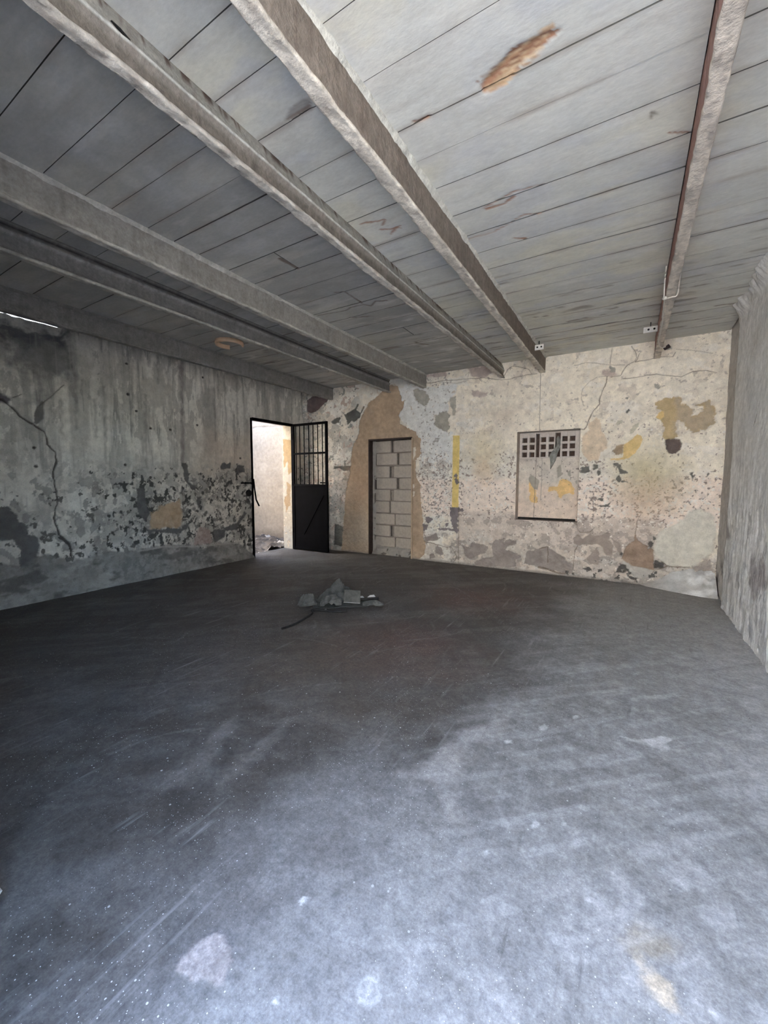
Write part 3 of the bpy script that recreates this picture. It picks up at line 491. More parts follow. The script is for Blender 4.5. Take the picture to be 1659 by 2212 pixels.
npn.chips(np.clip(.34 * ss(1.2, 1.5, npn.V) * (.8 + n1), 0, .4), (.25, .22, .2), 40, 6, -.002)
npn.line([(-1.252, .8), (-1.247, 1.15), (-1.235, 1.735)], .009, (.30, .25, .21), -.006, .3, 3, .8)
npn.line([(-1.15, 1.735), (-1.155, 1.3), (-1.16, 1.1)], .014, (.36, .33, .30), -.003, .3, 5, .6)
npn.build('panel', lambda u, v, h: (u, YB + ND - h, v), M_WALL, win)
box('bottom_gap_shade', (NX0 + .01, YB + ND - .035, NZ0), (NX1 - .04, YB + ND - .004, NZ0 + .028), M_DARK, win)  # solid dark strip standing in for the shaded gap under the panel
box('back_fill', (NX0 - .02, YB + ND + .10, NZ0 - .02), (NX1 + .02, YB + ND + .14, NZ1 + .02), M_VENTIN, win)
# precast vent: 6 x 3 square holes and two knocked-out slots
cx = [(-1.447, -1.375), (-1.338, -1.266), (-1.246, -1.196), (-1.176, -1.104), (-1.064, -.992), (-.974, -.902), (-.877, -.807), (-.776, -.704)]
rz = [(1.752, 1.826), (1.864, 1.936), (1.972, 2.044)]
bm = bmesh.new(); y0, y1 = YB + ND - .012, YB + ND + .07
edges = [NX0 + .004] + [v for p in cx for v in p] + [NX1 - .004]
for i in range(0, len(edges), 2): add_box(bm, (edges[i], y0, VZ), (edges[i + 1], y1, NZ1 - .004), .003)
for i, (a, b) in enumerate(cx):
    if i in (2, 5):
        add_box(bm, (a, y0, 2.10), (b, y1, NZ1 - .004)); add_box(bm, (a, y0, VZ), (b, y1, VZ + .012))
    else:
        zs = [VZ] + [v for p in rz for v in p] + [NZ1 - .004]
        for k in range(0, len(zs), 2): add_box(bm, (a - .001, y0, zs[k]), (b + .001, y1, zs[k + 1]), .0025)
bm_obj('vent_grille', bm, M_VENT, win)

# ------------------------------------------------------------------ blocked doorway
dr = structure(empty('door_2', (0, 0, 0)))
DD = .10
bm = bmesh.new()
add_box(bm, (DX0, YB - .008, 0), (DX0 + .012, YB + DD + .02, DZ))
add_box(bm, (DX0 + .012, YB - .008, DZ - .012), (DX1 - .012, YB + DD + .02, DZ))
add_box(bm, (DX0 - .012, YB - .012, 0), (DX0 + .006, YB + .004, DZ + .012))
add_box(bm, (DX0 - .012, YB - .012, DZ - .004), (DX1 + .006, YB + .004, DZ + .012))
bm_obj('door_frame', bm, M_FRAME, dr)
box('right_reveal', (DX1 - .006, YB - .006, 0), (DX1 + .02, YB + DD + .16, DZ), noisy('tan_render', (.40, .31, .23), (.50, .40, .29), 12, .95, .5, .004), dr)
box('mortar_back', (DX0 + .01, YB + DD + .05, 0), (DX1 - .01, YB + DD + .20, DZ), M_GAP, dr)
rows = [(690, 825, [(490, 660), (695, 905)]), (835, 970, [(495, 725), (752, 905)]), (985, 1120, [(478, 640), (693, 905)]),
        (1125, 1255, [(495, 720), (755, 905)]), (1262, 1395, [(485, 650), (690, 905)]), (1402, 1540, [(485, 640), (658, 905)]),
        (1550, 1677, [(485, 705), (712, 905)]), (1690, 1822, [(480, 650), (695, 905)]), (1832, 1950, [(480, 705), (714, 905)])]
rb = random.Random(4)
zt, zb = 2.115, .15
fz = lambda y: zt - (y - 690) / (1950 - 690) * (zt - zb)
fx = lambda x: (DX0 + .012) + (x - 455) / (905 - 455) * (DX1 - .012 - DX0 - .012)
for i, (ya, yb, bl) in enumerate(rows):
    for (xa, xb) in bl:
        bm = bmesh.new(); dy = rb.uniform(-.008, .006)
        x0, x1, z0, z1 = fx(xa), fx(xb) - .001, fz(yb), fz(ya)
        c = Vector(((x0 + x1) / 2, YB + DD + .07 + dy, (z0 + z1) / 2))
        add_box(bm, (x0 - c.x, -.06, z0 - c.z), (x1 - c.x, .06, z1 - c.z), .007, Matrix.Rotation(rb.uniform(-.012, .012), 4, 'Y') @ Matrix.Rotation(rb.uniform(-.02, .02), 4, 'Z'))
        ob = bm_obj('block', bm, M_BLOCK, dr); ob.location = c
        j = rb.uniform(.9, 1.06)
# mortar squeezed in the bed joints, the left edge and the sill
def lumpy(name, x0, x1, z0, z1, ymid, th, seed, mat, parent, step=.012, amp=.012):
    s = Surf(gl(x0, x1, step), gl(z0, z1, step)); s.h += amp * s.n(22, seed=seed)
    e = np.minimum(np.minimum(s.U - x0, x1 - s.U), np.minimum(s.V - z0, z1 - s.V)); s.h += th * ss(0, .012, e)
    s.c[:] = (.30, .27, .24)
    return s.build(name, lambda u, v, h: (u, ymid - h, v), M_WALL, parent)
for i, (ya, yb, bl) in enumerate(rows[:-1]):
    lumpy('bed_joint', DX0 + .03, DX1 - .012, fz(rows[i + 1][0]) - .006, fz(yb) + .006, YB + DD + .050, .014, i, M_MORT, dr)
s = Surf(gl(DX0 + .012, fx(492), .008), gl(0, DZ - .02, .008), (.42, .40, .37))
gapn = ss(.15, .3, s.n(4, 7, seed=3)) * ss(fx(462), fx(472), s.U)
s.paint(gapn, (.09, .08, .075), -.04); s.h += .006 * s.n(16, seed=5)
s.build('side_joint', lambda u, v, h: (u, YB + DD + .006 - h, v), M_WALL, dr)
# part-filled head joints beside the open slots
for i, (xa, xb) in ((2, (655, 693)), (7, (665, 692)), (0, (672, 694)), (4, (655, 690)), (3, (735, 755)), (1, (735, 752))):
    lumpy('head_joint', fx(xa), fx(xb), fz(rows[i][1]), fz(rows[i][0]), YB + DD + .045, .02, i + 20, M_MORT, dr)
s = Surf(gl(DX0 + .012, DX1 - .012, .012), gl(0, .17, .012), (.33, .315, .295))
s.h += .02 * s.n(12, seed=9) + .05 * ss(.12, 0, s.V) * (1 + .5 * s.n(5, seed=3))
s.chips(np.full(s.U.shape, .35), (.12, .11, .105), 14, 3, -.01)
s.build('sill_mortar', lambda u, v, h: (u, YB + DD + .02 - h, v), M_WALL, dr)

# ------------------------------------------------------------------ left wall
LY0, LY1, LZ = 5.03, 6.09, 2.50
lw = Surf(gl(1.0, YB + .03, .008, (LY0, LY1)), gl(0, 3.30, .008, (LZ,)), (.72, .70, .64))
U, V = lw.U, lw.V
n_lo, n_md, n_hi = lw.n(.8, seed=2), lw.n(4, seed=4, o=5), lw.n(16, seed=6)
lw.h += .010 * n_lo + .005 * n_md + .002 * n_hi
strk = fbm(U * 9, V * .55, 4, 3); strk2 = fbm(U * 22, V * 1.6, 4, 7)
up = ss(1.2, 1.9, V)
lw.flake(5, 1.5, .15, (.52, .505, .465), .8, -.002, 2, up); lw.flake(9, 2.6, .3, (.44, .43, .395), .75, -.003, 5, up); lw.flake(13, 3.4, .5, (.78, .76, .70), .85, .002, 8, up); lw.flake(4, 2.2, .2, (.76, .74, .68), .8, .003, 10, up)
lw.flake(16, 1.2, .55, (.26, .255, .24), .6, 0, 6, up)
lw.paint(ss(-.05, .45, strk) * .5 * up, (.30, .295, .275))
lw.paint(ss(.1, .5, strk2) * .4, (.28, .27, .25))
lw.paint(ss(0, .5, n_md) * .4, (.47, .455, .41))
warm = ss(3.6, 4.5, U) * ss(2.5, 2.0, V + .2 * n_lo) * ss(1.0, 1.6, V)
lw.paint(warm * .6, (.60, .50, .40))
for p in D['lclean']: lw.poly(p, (.50, .485, .44), .003, .03, 14, .03, 3, .8)
dirt = ss(1.75, 1.35, V + .12 * n_md) * ss(2.3, 2.9, U + .2 * n_lo)
lw.paint(dirt * .55, (.24, .23, .21))
lw.paint(ss(-.1, .35, lw.n(2.6, seed=9)) * ss(1.6, 1.0, V) * .55, (.27, .255, .23))
dn = 1 - up
lw.flake(4.5, 4, .0, (.42, .405, .37), .8, -.004, 4, dn); lw.flake(7, 6, .2, (.66, .635, .575), .8, .003, 7, dn); lw.flake(10, 8, .3, (.29, .28, .26), .85, -.004, 9, dn)
lw.flake(13, 11, .5, (.17, .165, .155), .9, -.004, 3, dirt)
dens = np.clip(dirt * (.72 + .6 * lw.n(2.4, seed=1)), 0, .72)
lw.chips(dens, (.075, .075, .07), 17, 3, -.004, .8)
lw.chips(np.clip(dens * .8, 0, .5), (.50, .47, .42), 22, 8, .003)
lw.chips(np.clip(ss(1.7, .9, V) * (.33 + .3 * n_lo), 0, .5), (.14, .135, .125), 15, 5, -.004)
mo = ss(2.15, 2.75, V + .22 * strk + .1 * n_md) * ss(3.4, 2.3, U + .4 * strk)
lw.paint(mo * .35, (.18, .18, .18))
for p in [D['mold']]: lw.poly(p, (.135, .14, .145), 0, .16, 5, .16, 4, .75, .45)
for p in [D['moldtop']]: lw.poly(p, (.065, .07, .08), 0, .14, 6, .14, 6, .85, .3)
lw.paint(ss(.25, .5, fbm(U * 26, V * 1.2, 3, 5)) * mo * .6, (.33, .33, .31))
for k, p in enumerate(D['lstreaks']): lw.line(p, .022 if k != 3 else .06, (.17, .16, .15) if k != 3 else (.17, .145, .145), -.003, .9, k, .6, .04, .02)
for p in D['ltan']: lw.poly(p, (.47, .345, .225), -.004, .03, 12, .03, 3, .9, .15)
for p in D['lpink']: lw.poly(p, (.38, .29, .26), -.004, .03, 12, .03, 5, .8, .15)
for p in D['lpurple']: lw.poly(p, (.09, .08, .10), -.006, .03, 12, .03, 5, .9, .2)
for p in D['lexposed']: lw.poly(p, (.17, .165, .155), -.012, .008, 16, .012, 7, .95, .15)
for k, p in enumerate(D['ldarkpatch']): lw.poly(p, (.115, .115, .115), -.008, .022, 18, .014, k, .95, .25)
for hx in D['lholes']: lw.blob(hx[0], hx[1], .018, (.05, .045, .04), .016, -.012, .4, .5, .95, 3)
for p, w in D['lcrack']: lw.line(p, w * .62, (.06, .055, .05), -.02, .6, 3, .9)
pl = D['plinth']; pz = np.interp(U, [p[0] for p in pl], [p[1] for p in pl])
pm = ss(0, .035, pz - V + .05 * fbm(U * 5, V * 5, 4, 3))
lw.paint(pm * .85, (.225, .22, .205), .022)
lw.h += pm * (.022 * lw.n(4, 9, seed=6, o=5) + .02 * ss(.3, 0, V))
lw.paint(pm * ss(.1, .4, lw.n(4, 8, seed=2, o=5)) * .7, (.38, .365, .335))
lw.paint(pm * ss(.1, .4, lw.n(5, 9, seed=5, o=5)) * .7, (.10, .095, .09))
lw.line([(3.0, .42), (3.4, .43), (3.9, .36), (4.3, .34), (4.75, .31)], .03, (.42, .40, .37), .012, .6, 4, .7)
# broken top edge letting daylight in under the roof slab
topz = 3.30 - .128 * ss(1.15, 1.25, U) * ss(2.32, 2.22, U) - .004 - .016 * fbm(U * 16, U * 0, 5, 2) * ss(2.4, 2.2, U)
lw.build('wall_left', lambda u, v, h: (XL + h, u, np.where(v > 3.0, 3.0 + (v - 3.0) / .3 * (topz - 3.0), v)), M_WALL, None, ((LY0, LY1, -1, LZ),))
wl_ = structure(bpy.data.objects['wall_left'])
bm = bmesh.new()
for lo, hi in (((XL - .29, 2.4, -.2), (XL - .03, LY0 - .02, 3.4)), ((XL - .29, 1.0, -.2), (XL - .03, 2.4, 3.12)), ((XL - .29, -.5, -.2), (XL, 1.0, 3.4)),
               ((XL - .29, LY0 - .02, LZ + .02), (XL - .03, LY1 + .02, 3.4)), ((XL - .29, LY1 + .02, -.2), (XL - .03, YB + .03, 3.4))):
    add_box(bm, lo, hi)
bm_obj('masonry_core', bm, M_MORT, wl_)
# left doorway: reveals, steel frame, bent strap and bolt
d1 = structure(empty('door_1', (0, 0, 0)))
jm = Surf(gl(XL - .29, XL, .007), gl(0, LZ, .007), (.38, .345, .285))
n1 = jm.n(8, seed=3); jm.h += .004 * n1
jm.poly([(-6.07, 2.23), (-5.84, 2.2), (-5.83, 1.55), (-5.93, 1.5), (-5.95, 1.78), (-6.05, 1.62)], (.30, .21, .11), -.003, .02, 18, .01, 3, .95, .1)
jm.poly([(-5.98, 1.35), (-5.88, 1.3), (-5.9, .9), (-6.02, .75), (-6.06, 1.05), (-5.99, 1.1)], (.30, .215, .13), -.003, .02, 18, .01, 4, .95, .1)
jm.paint(ss(.55, .35, jm.V + .05 * n1) * .8, (.36, .36, .34)); jm.chips(np.clip(.5 * ss(1.0, .6, jm.V), 0, .5), (.50, .42, .34), 18, 5)
jm.chips(np.clip(.4 * ss(2.2, 2.3, jm.V), 0, .5), (.45, .41, .36), 22, 7)
jm.build('far_jamb', lambda u, v, h: (u, LY1 + h * 0 + .0 - h, v), M_WALL, d1)
bm = bmesh.new(); add_box(bm, (XL - .29, LY0 - .01, 0), (XL - .02, LY0, LZ)); add_box(bm, (XL - .29, LY0, LZ), (XL - .02, LY1, LZ + .01))
bm_obj('near_jamb', bm, M_MORT, d1)
bm = bmesh.new()
add_box(bm, (XL - .03, LY0 - .005, 0), (XL + .022, LY0 + .03, LZ), .003)
add_box(bm, (XL - .03, LY0 + .03, LZ - .04), (XL + .022, LY1, LZ + .01), .003)
add_box(bm, (XL - .03, LY1 - .02, 0), (XL + .022, LY1 + .012, LZ - .04), .003)
bm_obj('door_frame', bm, M_GATE, d1)
tube('strap', [(XL + .03, LY0 + .02, 1.42), (XL + .035, LY0 + .035, 1.25), (XL + .04, LY0 + .06, 1.05), (XL + .05, LY0 + .12, .93)], .014, M_GATE, d1)
box('bolt', (XL + .015, LY0 - .25, 1.335), (XL + .035, LY0 + .01, 1.36), M_GATE, d1, .003)
bm = bmesh.new(); bmesh.ops.create_cone(bm, cap_ends=True, segments=14, radius1=.06, radius2=.055, depth=.03, matrix=Matrix.Translation((XL + .02, LY0 - .08, 1.17)) @ Matrix.Rotation(1.5708, 4, 'Y'))
bm_obj('lock_hole', bm, M_DARK, d1)

# ------------------------------------------------------------------ right wall
rw = Surf(gl(2.6, YB + .03, .0095, (5.715,)), gl(0, 3.26, .0095), (.80, .80, .785))
U, V = rw.U, rw.V
n_lo, n_md = rw.n(.9, seed=5), rw.n(5, seed=7, o=5); sk = fbm(U * 17, V * 2.6, 5, 4); sk2 = fbm(U * 9, V * 6, 5, 6)
rw.h += .008 * n_lo + .006 * n_md + .003 * rw.n(20, seed=3)
rw.paint(ss(0, .5, n_md) * .4, (.56, .565, .55))
rw.paint(ss(1.9, 1.2, V + .2 * n_lo) * ss(-.1, .4, sk) * .8, (.86, .86, .86))
rw.paint(ss(1.5, .8, V + .2 * n_lo) * ss(.12, .4, sk2) * .7, (.40, .40, .405))
rw.flake(7, 2.5, .35, (.60, .60, .595), .7, -.003, 3, ss(2.4, 1.4, V)); rw.flake(12, 4, .45, (.36, .36, .365), .7, -.004, 6, ss(1.5, .7, V)); rw.flake(9, 3, .4, (.90, .90, .90), .8, .003, 8, ss(2.2, 1.2, V))
rw.h += ss(1.7, .9, V) * .012 * sk
rw.paint(ss(.1, .5, rw.n(1.5, 2.5, seed=8)) * ss(1.4, 2.0, V) * .5, (.56, .53, .48))
for p in D['rstain']: rw.poly(p, (.30, .27, .265), -.004, .06, 10, .08, 3, .8, .3)
for p in D['rscr']: rw.line(p, .02, (.12, .11, .1), -.004, .3, 3, .9)
strip = ss(5.70, 5.72, U)
rw.paint(strip * .8, (.46, .43, .395)); rw.h += -.045 * (U > 5.716)
rw.paint(strip * ss(-.1, .4, n_md) * .5, (.38, .35, .32)); rw.paint(strip * ss(.55, .25, V + .2 * n_md) * ss(.0, .3, rw.n(7, 3, seed=4)) * .9, (.08, .075, .075))
rag_ = ss(3.02, 3.2, V) * (1 - strip)
rw.h += rag_ * (.06 + .07 * rw.n(7, 3, seed=2, o=4)); rw.paint(rag_ * ss(0, .3, n_md) * .6, (.42, .40, .37))
structure(rw.build('wall_right', lambda u, v, h: (XR - h, u, v), M_WALL))
bm = bmesh.new(); add_box(bm, (XR + .06, 2.5, -.2), (XR + .4, YB + .4, 3.4)); add_box(bm, (XR, -.5, -.2), (XR + .4, 2.62, 3.4))
bm_obj('masonry_core', bm, M_MORT, bpy.data.objects['wall_right'])

# ------------------------------------------------------------------ front wall with the wide street opening behind the camera
OX0, OX1, OZ = -0.95, 0.92, 3.0
bm = bmesh.new()
add_box(bm, (XL - .29, -.5, -.2), (OX0, -.15, 3.4)); add_box(bm, (OX0, -.5, OZ), (XR + .4, -.15, 3.4))
structure(bm_obj('wall_front', bm, noisy('front_plaster', (.34, .33, .31), (.44, .43, .40), 4, .95, .4, .01)))

# ------------------------------------------------------------------ floor
ys = [-.45]
while ys[-1] < YB + .02: ys.append(ys[-1] + (.05 if ys[-1] < .2 else .0055 + .0042 * max(0, ys[-1] - .8)))
ys[-1] = YB + .15
fl = Surf(gl(XL - .3, XR + .1, .0085), ys, (.092, .083, .074))
U, V = fl.U, fl.V
n_lo, n_md = fl.n(.7, seed=3), fl.n(3, seed=5, o=5)
a_ = .75
ru, rv = U * math.cos(a_) + V * math.sin(a_), -U * math.sin(a_) + V * math.cos(a_)
dust = fbm(ru * 1.0, rv * 5.0, 5, 2)
fl.paint(ss(-.1, .5, dust) * .5, (.16, .152, .145))
fl.paint(ss(.05, .4, fbm(ru * 2.2, rv * 16, 5, 7)) * .3, (.17, .16, .152)); fl.paint(ss(.1, .4, fbm(rv * 1.6 + .3 * n_md, ru * 9, 5, 10)) * .45, (.062, .056, .05))
fl.paint(ss(0, .5, n_md) * .35, (.19, .185, .175))
fl.paint(ss(.0, .55, fl.n(1.6, seed=8)) * .45, (.085, .082, .078))
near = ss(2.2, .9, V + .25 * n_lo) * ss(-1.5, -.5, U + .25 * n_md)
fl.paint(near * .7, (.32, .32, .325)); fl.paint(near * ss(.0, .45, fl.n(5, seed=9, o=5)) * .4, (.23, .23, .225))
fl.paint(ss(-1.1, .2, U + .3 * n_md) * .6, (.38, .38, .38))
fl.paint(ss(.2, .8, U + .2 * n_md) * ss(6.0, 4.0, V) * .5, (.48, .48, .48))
for k, p in enumerate(D['fred']): fl.blob(p[0], p[1], .5, (.15, .09, .08), .45, 0, .5, 1.5, .5, k)
fl.blob(-2.0, 2.4, .7, (.14, .11, .085), .6, 0, .5, 1.5, .5, 4)
for k, p in enumerate(D['fpale']): fl.poly(p, (.36, .345, .335) if k < 2 else (.20, .185, .17), 0, .05, 8, .08, k, .75, .2)
fl.poly(D['fblob'], (.36, .325, .315), .002, .012, 30, .008, 3, .9, .12)
fl.poly(D['fcream'], (.68, .58, .44), .001, .015, 40, .02, 4, .85, .15); fl.poly(D['fcream2'], (.38, .33, .25), 0, .03, 20, .05, 5, .6)
for k, p in enumerate(D['fflakes']): fl.poly(p, (.56, .56, .56), .001, .006, 40, .006, k, .9)
d = np.hypot(U + .558, V - .847)
fl.paint(np.exp(-((d - .028) / .006) ** 2) * .6 + np.exp(-(d / .012) ** 2) * .6, (.52, .53, .53))
# drag marks fanned by the sweeping of the room
rg = random.Random(11)
for k in range(70):
    x, y = rg.uniform(-4.5, .6), rg.uniform(.7, 5.2); a = rg.choice((-.25, .2, -.6, .9, 1.1, .7)) + rg.uniform(-.15, .15)
    l = rg.uniform(.15, .7); c = rg.uniform(-.4, .4)
    pts = [(x + math.sin(a + c * t) * l * t, y + math.cos(a + c * t) * l * t) for t in (0, .25, .5, .75, 1)]
    fl.line(pts, rg.uniform(.006, .018), rg.choice(((.27, .265, .255), (.24, .235, .23), (.22, .21, .20))), 0, .9, k, rg.uniform(.15, .45), .018, .015)
# dusty shoe prints
for k in range(9):
    px, py, pa = -.05 + .04 * (k % 2), 1.93 + .0, .5
for (px, py, pa) in ((.02, 2.88, 1.9), (-.03, 2.75, 1.9), (.22, 2.85, 1.75)):
    for k in range(8):
        t = (k - 4) * .022; cx_, cy_ = px + math.cos(pa) * t, py + math.sin(pa) * t
        fl.line([(cx_ - .03 * math.sin(pa), cy_ + .03 * math.cos(pa)), (cx_ + .03 * math.sin(pa), cy_ - .03 * math.cos(pa))], .008, (.17, .17, .17), 0, .3, k, .6, .008)
mt_ = ss(-1.3, .3, U + .3 * n_md) * ss(5.5, 2.5, V)
fl.paint(ss(.05, .4, fl.n(7, seed=2, o=6)) * .35 * np.clip(mt_, 0, 1), (.24, .235, .225)); fl.paint(ss(.12, .42, fl.n(15, seed=6, o=5)) * .3 * np.clip(mt_, 0, 1), (.46, .46, .465))
fl.paint(ss(.0, .4, fbm(ru * 3, rv * 22, 5, 4)) * .4 * np.clip(mt_, 0, 1), (.48, .48, .485)); fl.paint(ss(.1, .4, fbm(rv * 2.5, ru * 14, 5, 8)) * .4 * np.clip(mt_, 0, 1), (.17, .165, .16))
fl.paint(ss(6.15, 6.4, V + .08 * n_md) * .5, (.09, .085, .08))
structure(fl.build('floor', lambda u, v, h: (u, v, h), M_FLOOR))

# ------------------------------------------------------------------ ceiling: roof deck and the slabs bedded between the beams
ceil = structure(box('ceiling', (-5.88, -.5, 3.232), (XR + .4, YB + .4, 3.36), M_MORT))
box('edge_deck', (XL - .3, 2.45, 3.232), (-5.88, YB + .4, 3.36), M_MORT, ceil); box('edge_deck', (XL - .3, -.5, 3.232), (-5.88, 1.0, 3.36), M_MORT, ceil)
BX = dict(A=(.197, .268), B=(-1.19, -1.115), C=(-1.768, -1.707), D=(-3.095, -3.02), E=(-3.79, -3.72), F=(-5.085, -5.012))
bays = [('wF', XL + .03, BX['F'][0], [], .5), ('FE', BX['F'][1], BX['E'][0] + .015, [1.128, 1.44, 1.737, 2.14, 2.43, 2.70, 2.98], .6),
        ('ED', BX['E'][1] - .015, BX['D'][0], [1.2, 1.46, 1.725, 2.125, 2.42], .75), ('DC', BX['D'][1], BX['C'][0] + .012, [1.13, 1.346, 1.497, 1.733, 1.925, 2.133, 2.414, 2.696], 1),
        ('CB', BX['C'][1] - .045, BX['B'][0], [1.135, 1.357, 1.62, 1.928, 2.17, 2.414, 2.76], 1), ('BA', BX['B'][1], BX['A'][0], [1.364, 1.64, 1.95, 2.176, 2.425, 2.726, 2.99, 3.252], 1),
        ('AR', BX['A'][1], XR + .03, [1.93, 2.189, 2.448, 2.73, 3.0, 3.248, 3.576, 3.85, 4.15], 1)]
ceil_lines = D['ccracks']
rs = random.Random(3)
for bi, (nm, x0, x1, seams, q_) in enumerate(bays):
    seams = list(seams)
    if not seams: seams = [.6, 2.5]
    while seams[0] > -.2: seams.insert(0, seams[0] - .27)
    while seams[-1] < YB - .2: seams.append(seams[-1] + rs.uniform(.255, .285))
    seams[-1] = YB + .02
    for k, (ya, yb) in enumerate(zip(seams[:-1], seams[1:])):
        if nm == 'wF' and ya < 2.45 and yb > 1.0: continue
        g = rs.choice((.002, .004, .006, .008)); fine = .6 < ya < 3.6 and x0 > -3.2
        pieces = [(x0, x1)]
        if nm == 'DC' and abs(ya - 2.414) < .01: pieces = [(x0, -2.47), (-2.462, x1)]
        if nm == 'DC' and k in (len(seams) - 8,): pieces = [(x0, -2.35), (-2.343, x1)]
        for (pa, pb) in pieces:
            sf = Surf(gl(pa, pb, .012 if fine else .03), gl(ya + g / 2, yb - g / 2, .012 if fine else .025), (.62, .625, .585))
            if bi <= 3: sf.c[:] = (.40, .40, .38)  # left bays coated darker, painting in the light falloff on that side
            sf.c *= rs.uniform(.93, 1.05)
            cn = fbm(sf.U * .9, sf.V * 5, 5, 3); cm = fbm(sf.U * 3, sf.V * 3, 5, 6)
            sf.paint(ss(.0, .5, cn) * .4, (.68, .665, .60)); sf.paint(ss(.05, .5, cm) * .3, (.55, .565, .575))
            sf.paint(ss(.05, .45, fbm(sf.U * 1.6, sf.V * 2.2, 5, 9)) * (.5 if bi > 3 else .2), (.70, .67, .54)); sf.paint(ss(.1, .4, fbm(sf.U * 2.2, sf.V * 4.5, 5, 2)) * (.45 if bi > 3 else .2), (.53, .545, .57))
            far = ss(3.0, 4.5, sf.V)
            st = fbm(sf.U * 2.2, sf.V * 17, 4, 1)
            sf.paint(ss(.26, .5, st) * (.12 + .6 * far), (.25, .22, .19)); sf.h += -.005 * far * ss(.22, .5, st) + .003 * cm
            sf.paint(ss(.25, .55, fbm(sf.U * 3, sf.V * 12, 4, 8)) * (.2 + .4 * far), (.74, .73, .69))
            e = np.minimum(sf.V - ya, yb - sf.V)
            sf.paint(ss(.03, 0, e + .02 * cm) * ss(-.2, .4, fbm(sf.U * 3, sf.V * 3, 3, 4)) * .55, (.34, .29, .245))
            if fine and nm in ('BA', 'CB'):
                for p in D['rust']: sf.poly(p, (.40, .20, .115), -.006, .006, 30, .008, 3, .95, .45)
                for p in D['rustlight']: sf.poly(p, (.66, .48, .30), .002, .012, 30, .01, 4, .9, .3)
                if nm == 'BA':
                    for q3 in range(9):
                        o3 = (q3 - 4) * .010; t0, t1 = .06 * q3 % .4, .6 + (q3 * .37) % .4
                        ln3 = [(-.656 + .343 * t + .2 * o3, 1.95 - .085 * t + o3 - .01) for t in (t0, (t0 + t1) / 2, t1)]
                        sf.line(ln3, .009, ((.27, .13, .08), (.68, .52, .34), (.50, .31, .18))[q3 % 3], -.002, .9, q3, .9, .006, .012)
                for p in D['rustring']: sf.poly(p, (.24, .19, .165), -.006, .012, 26, .012, 3, .9, .3)
                if nm == 'CB': sf.poly([(-1.55, 1.60), (-1.46, 1.566), (-1.36, 1.562), (-1.345, 1.585), (-1.45, 1.598)], (.46, .44, .41), .002, .006, 20, .01, 2, .9)
            if nm in ('BA',):
                for p, w in D['rustlines']: sf.line(p, w, (.36, .19, .12), -.004, .8, 5, .9, .008)
            if ya > 1.8:
                for p, w in ceil_lines: sf.line(p, w, (.17, .13, .105), -.006, .7, 4, .85, .01)
                for p in D['greymarks']: sf.poly(p, (.25, .22, .17), -.003, .02, 24, .012, 4, .9, .3)
            if nm == 'CB':
                for q2, (qa, qb) in enumerate((((-1.68, 2.47), (-1.52, 2.53)), ((-1.57, 2.56), (-1.51, 2.52)), ((-1.60, 2.60), (-1.47, 2.66)), ((-1.55, 2.68), (-1.46, 2.63)))): sf.line([qa, qb], .012, (.33, .17, .11), -.003, .9, q2, .85, .008, .02)
            dz = rs.uniform(-.001, .001); tl = rs.uniform(-.002, .002)
            sf.build('slab', lambda u, v, h: (u, v, ZC - h + dz + tl * (u - pa)), M_CEIL, ceil, (), (0, 0, .045))

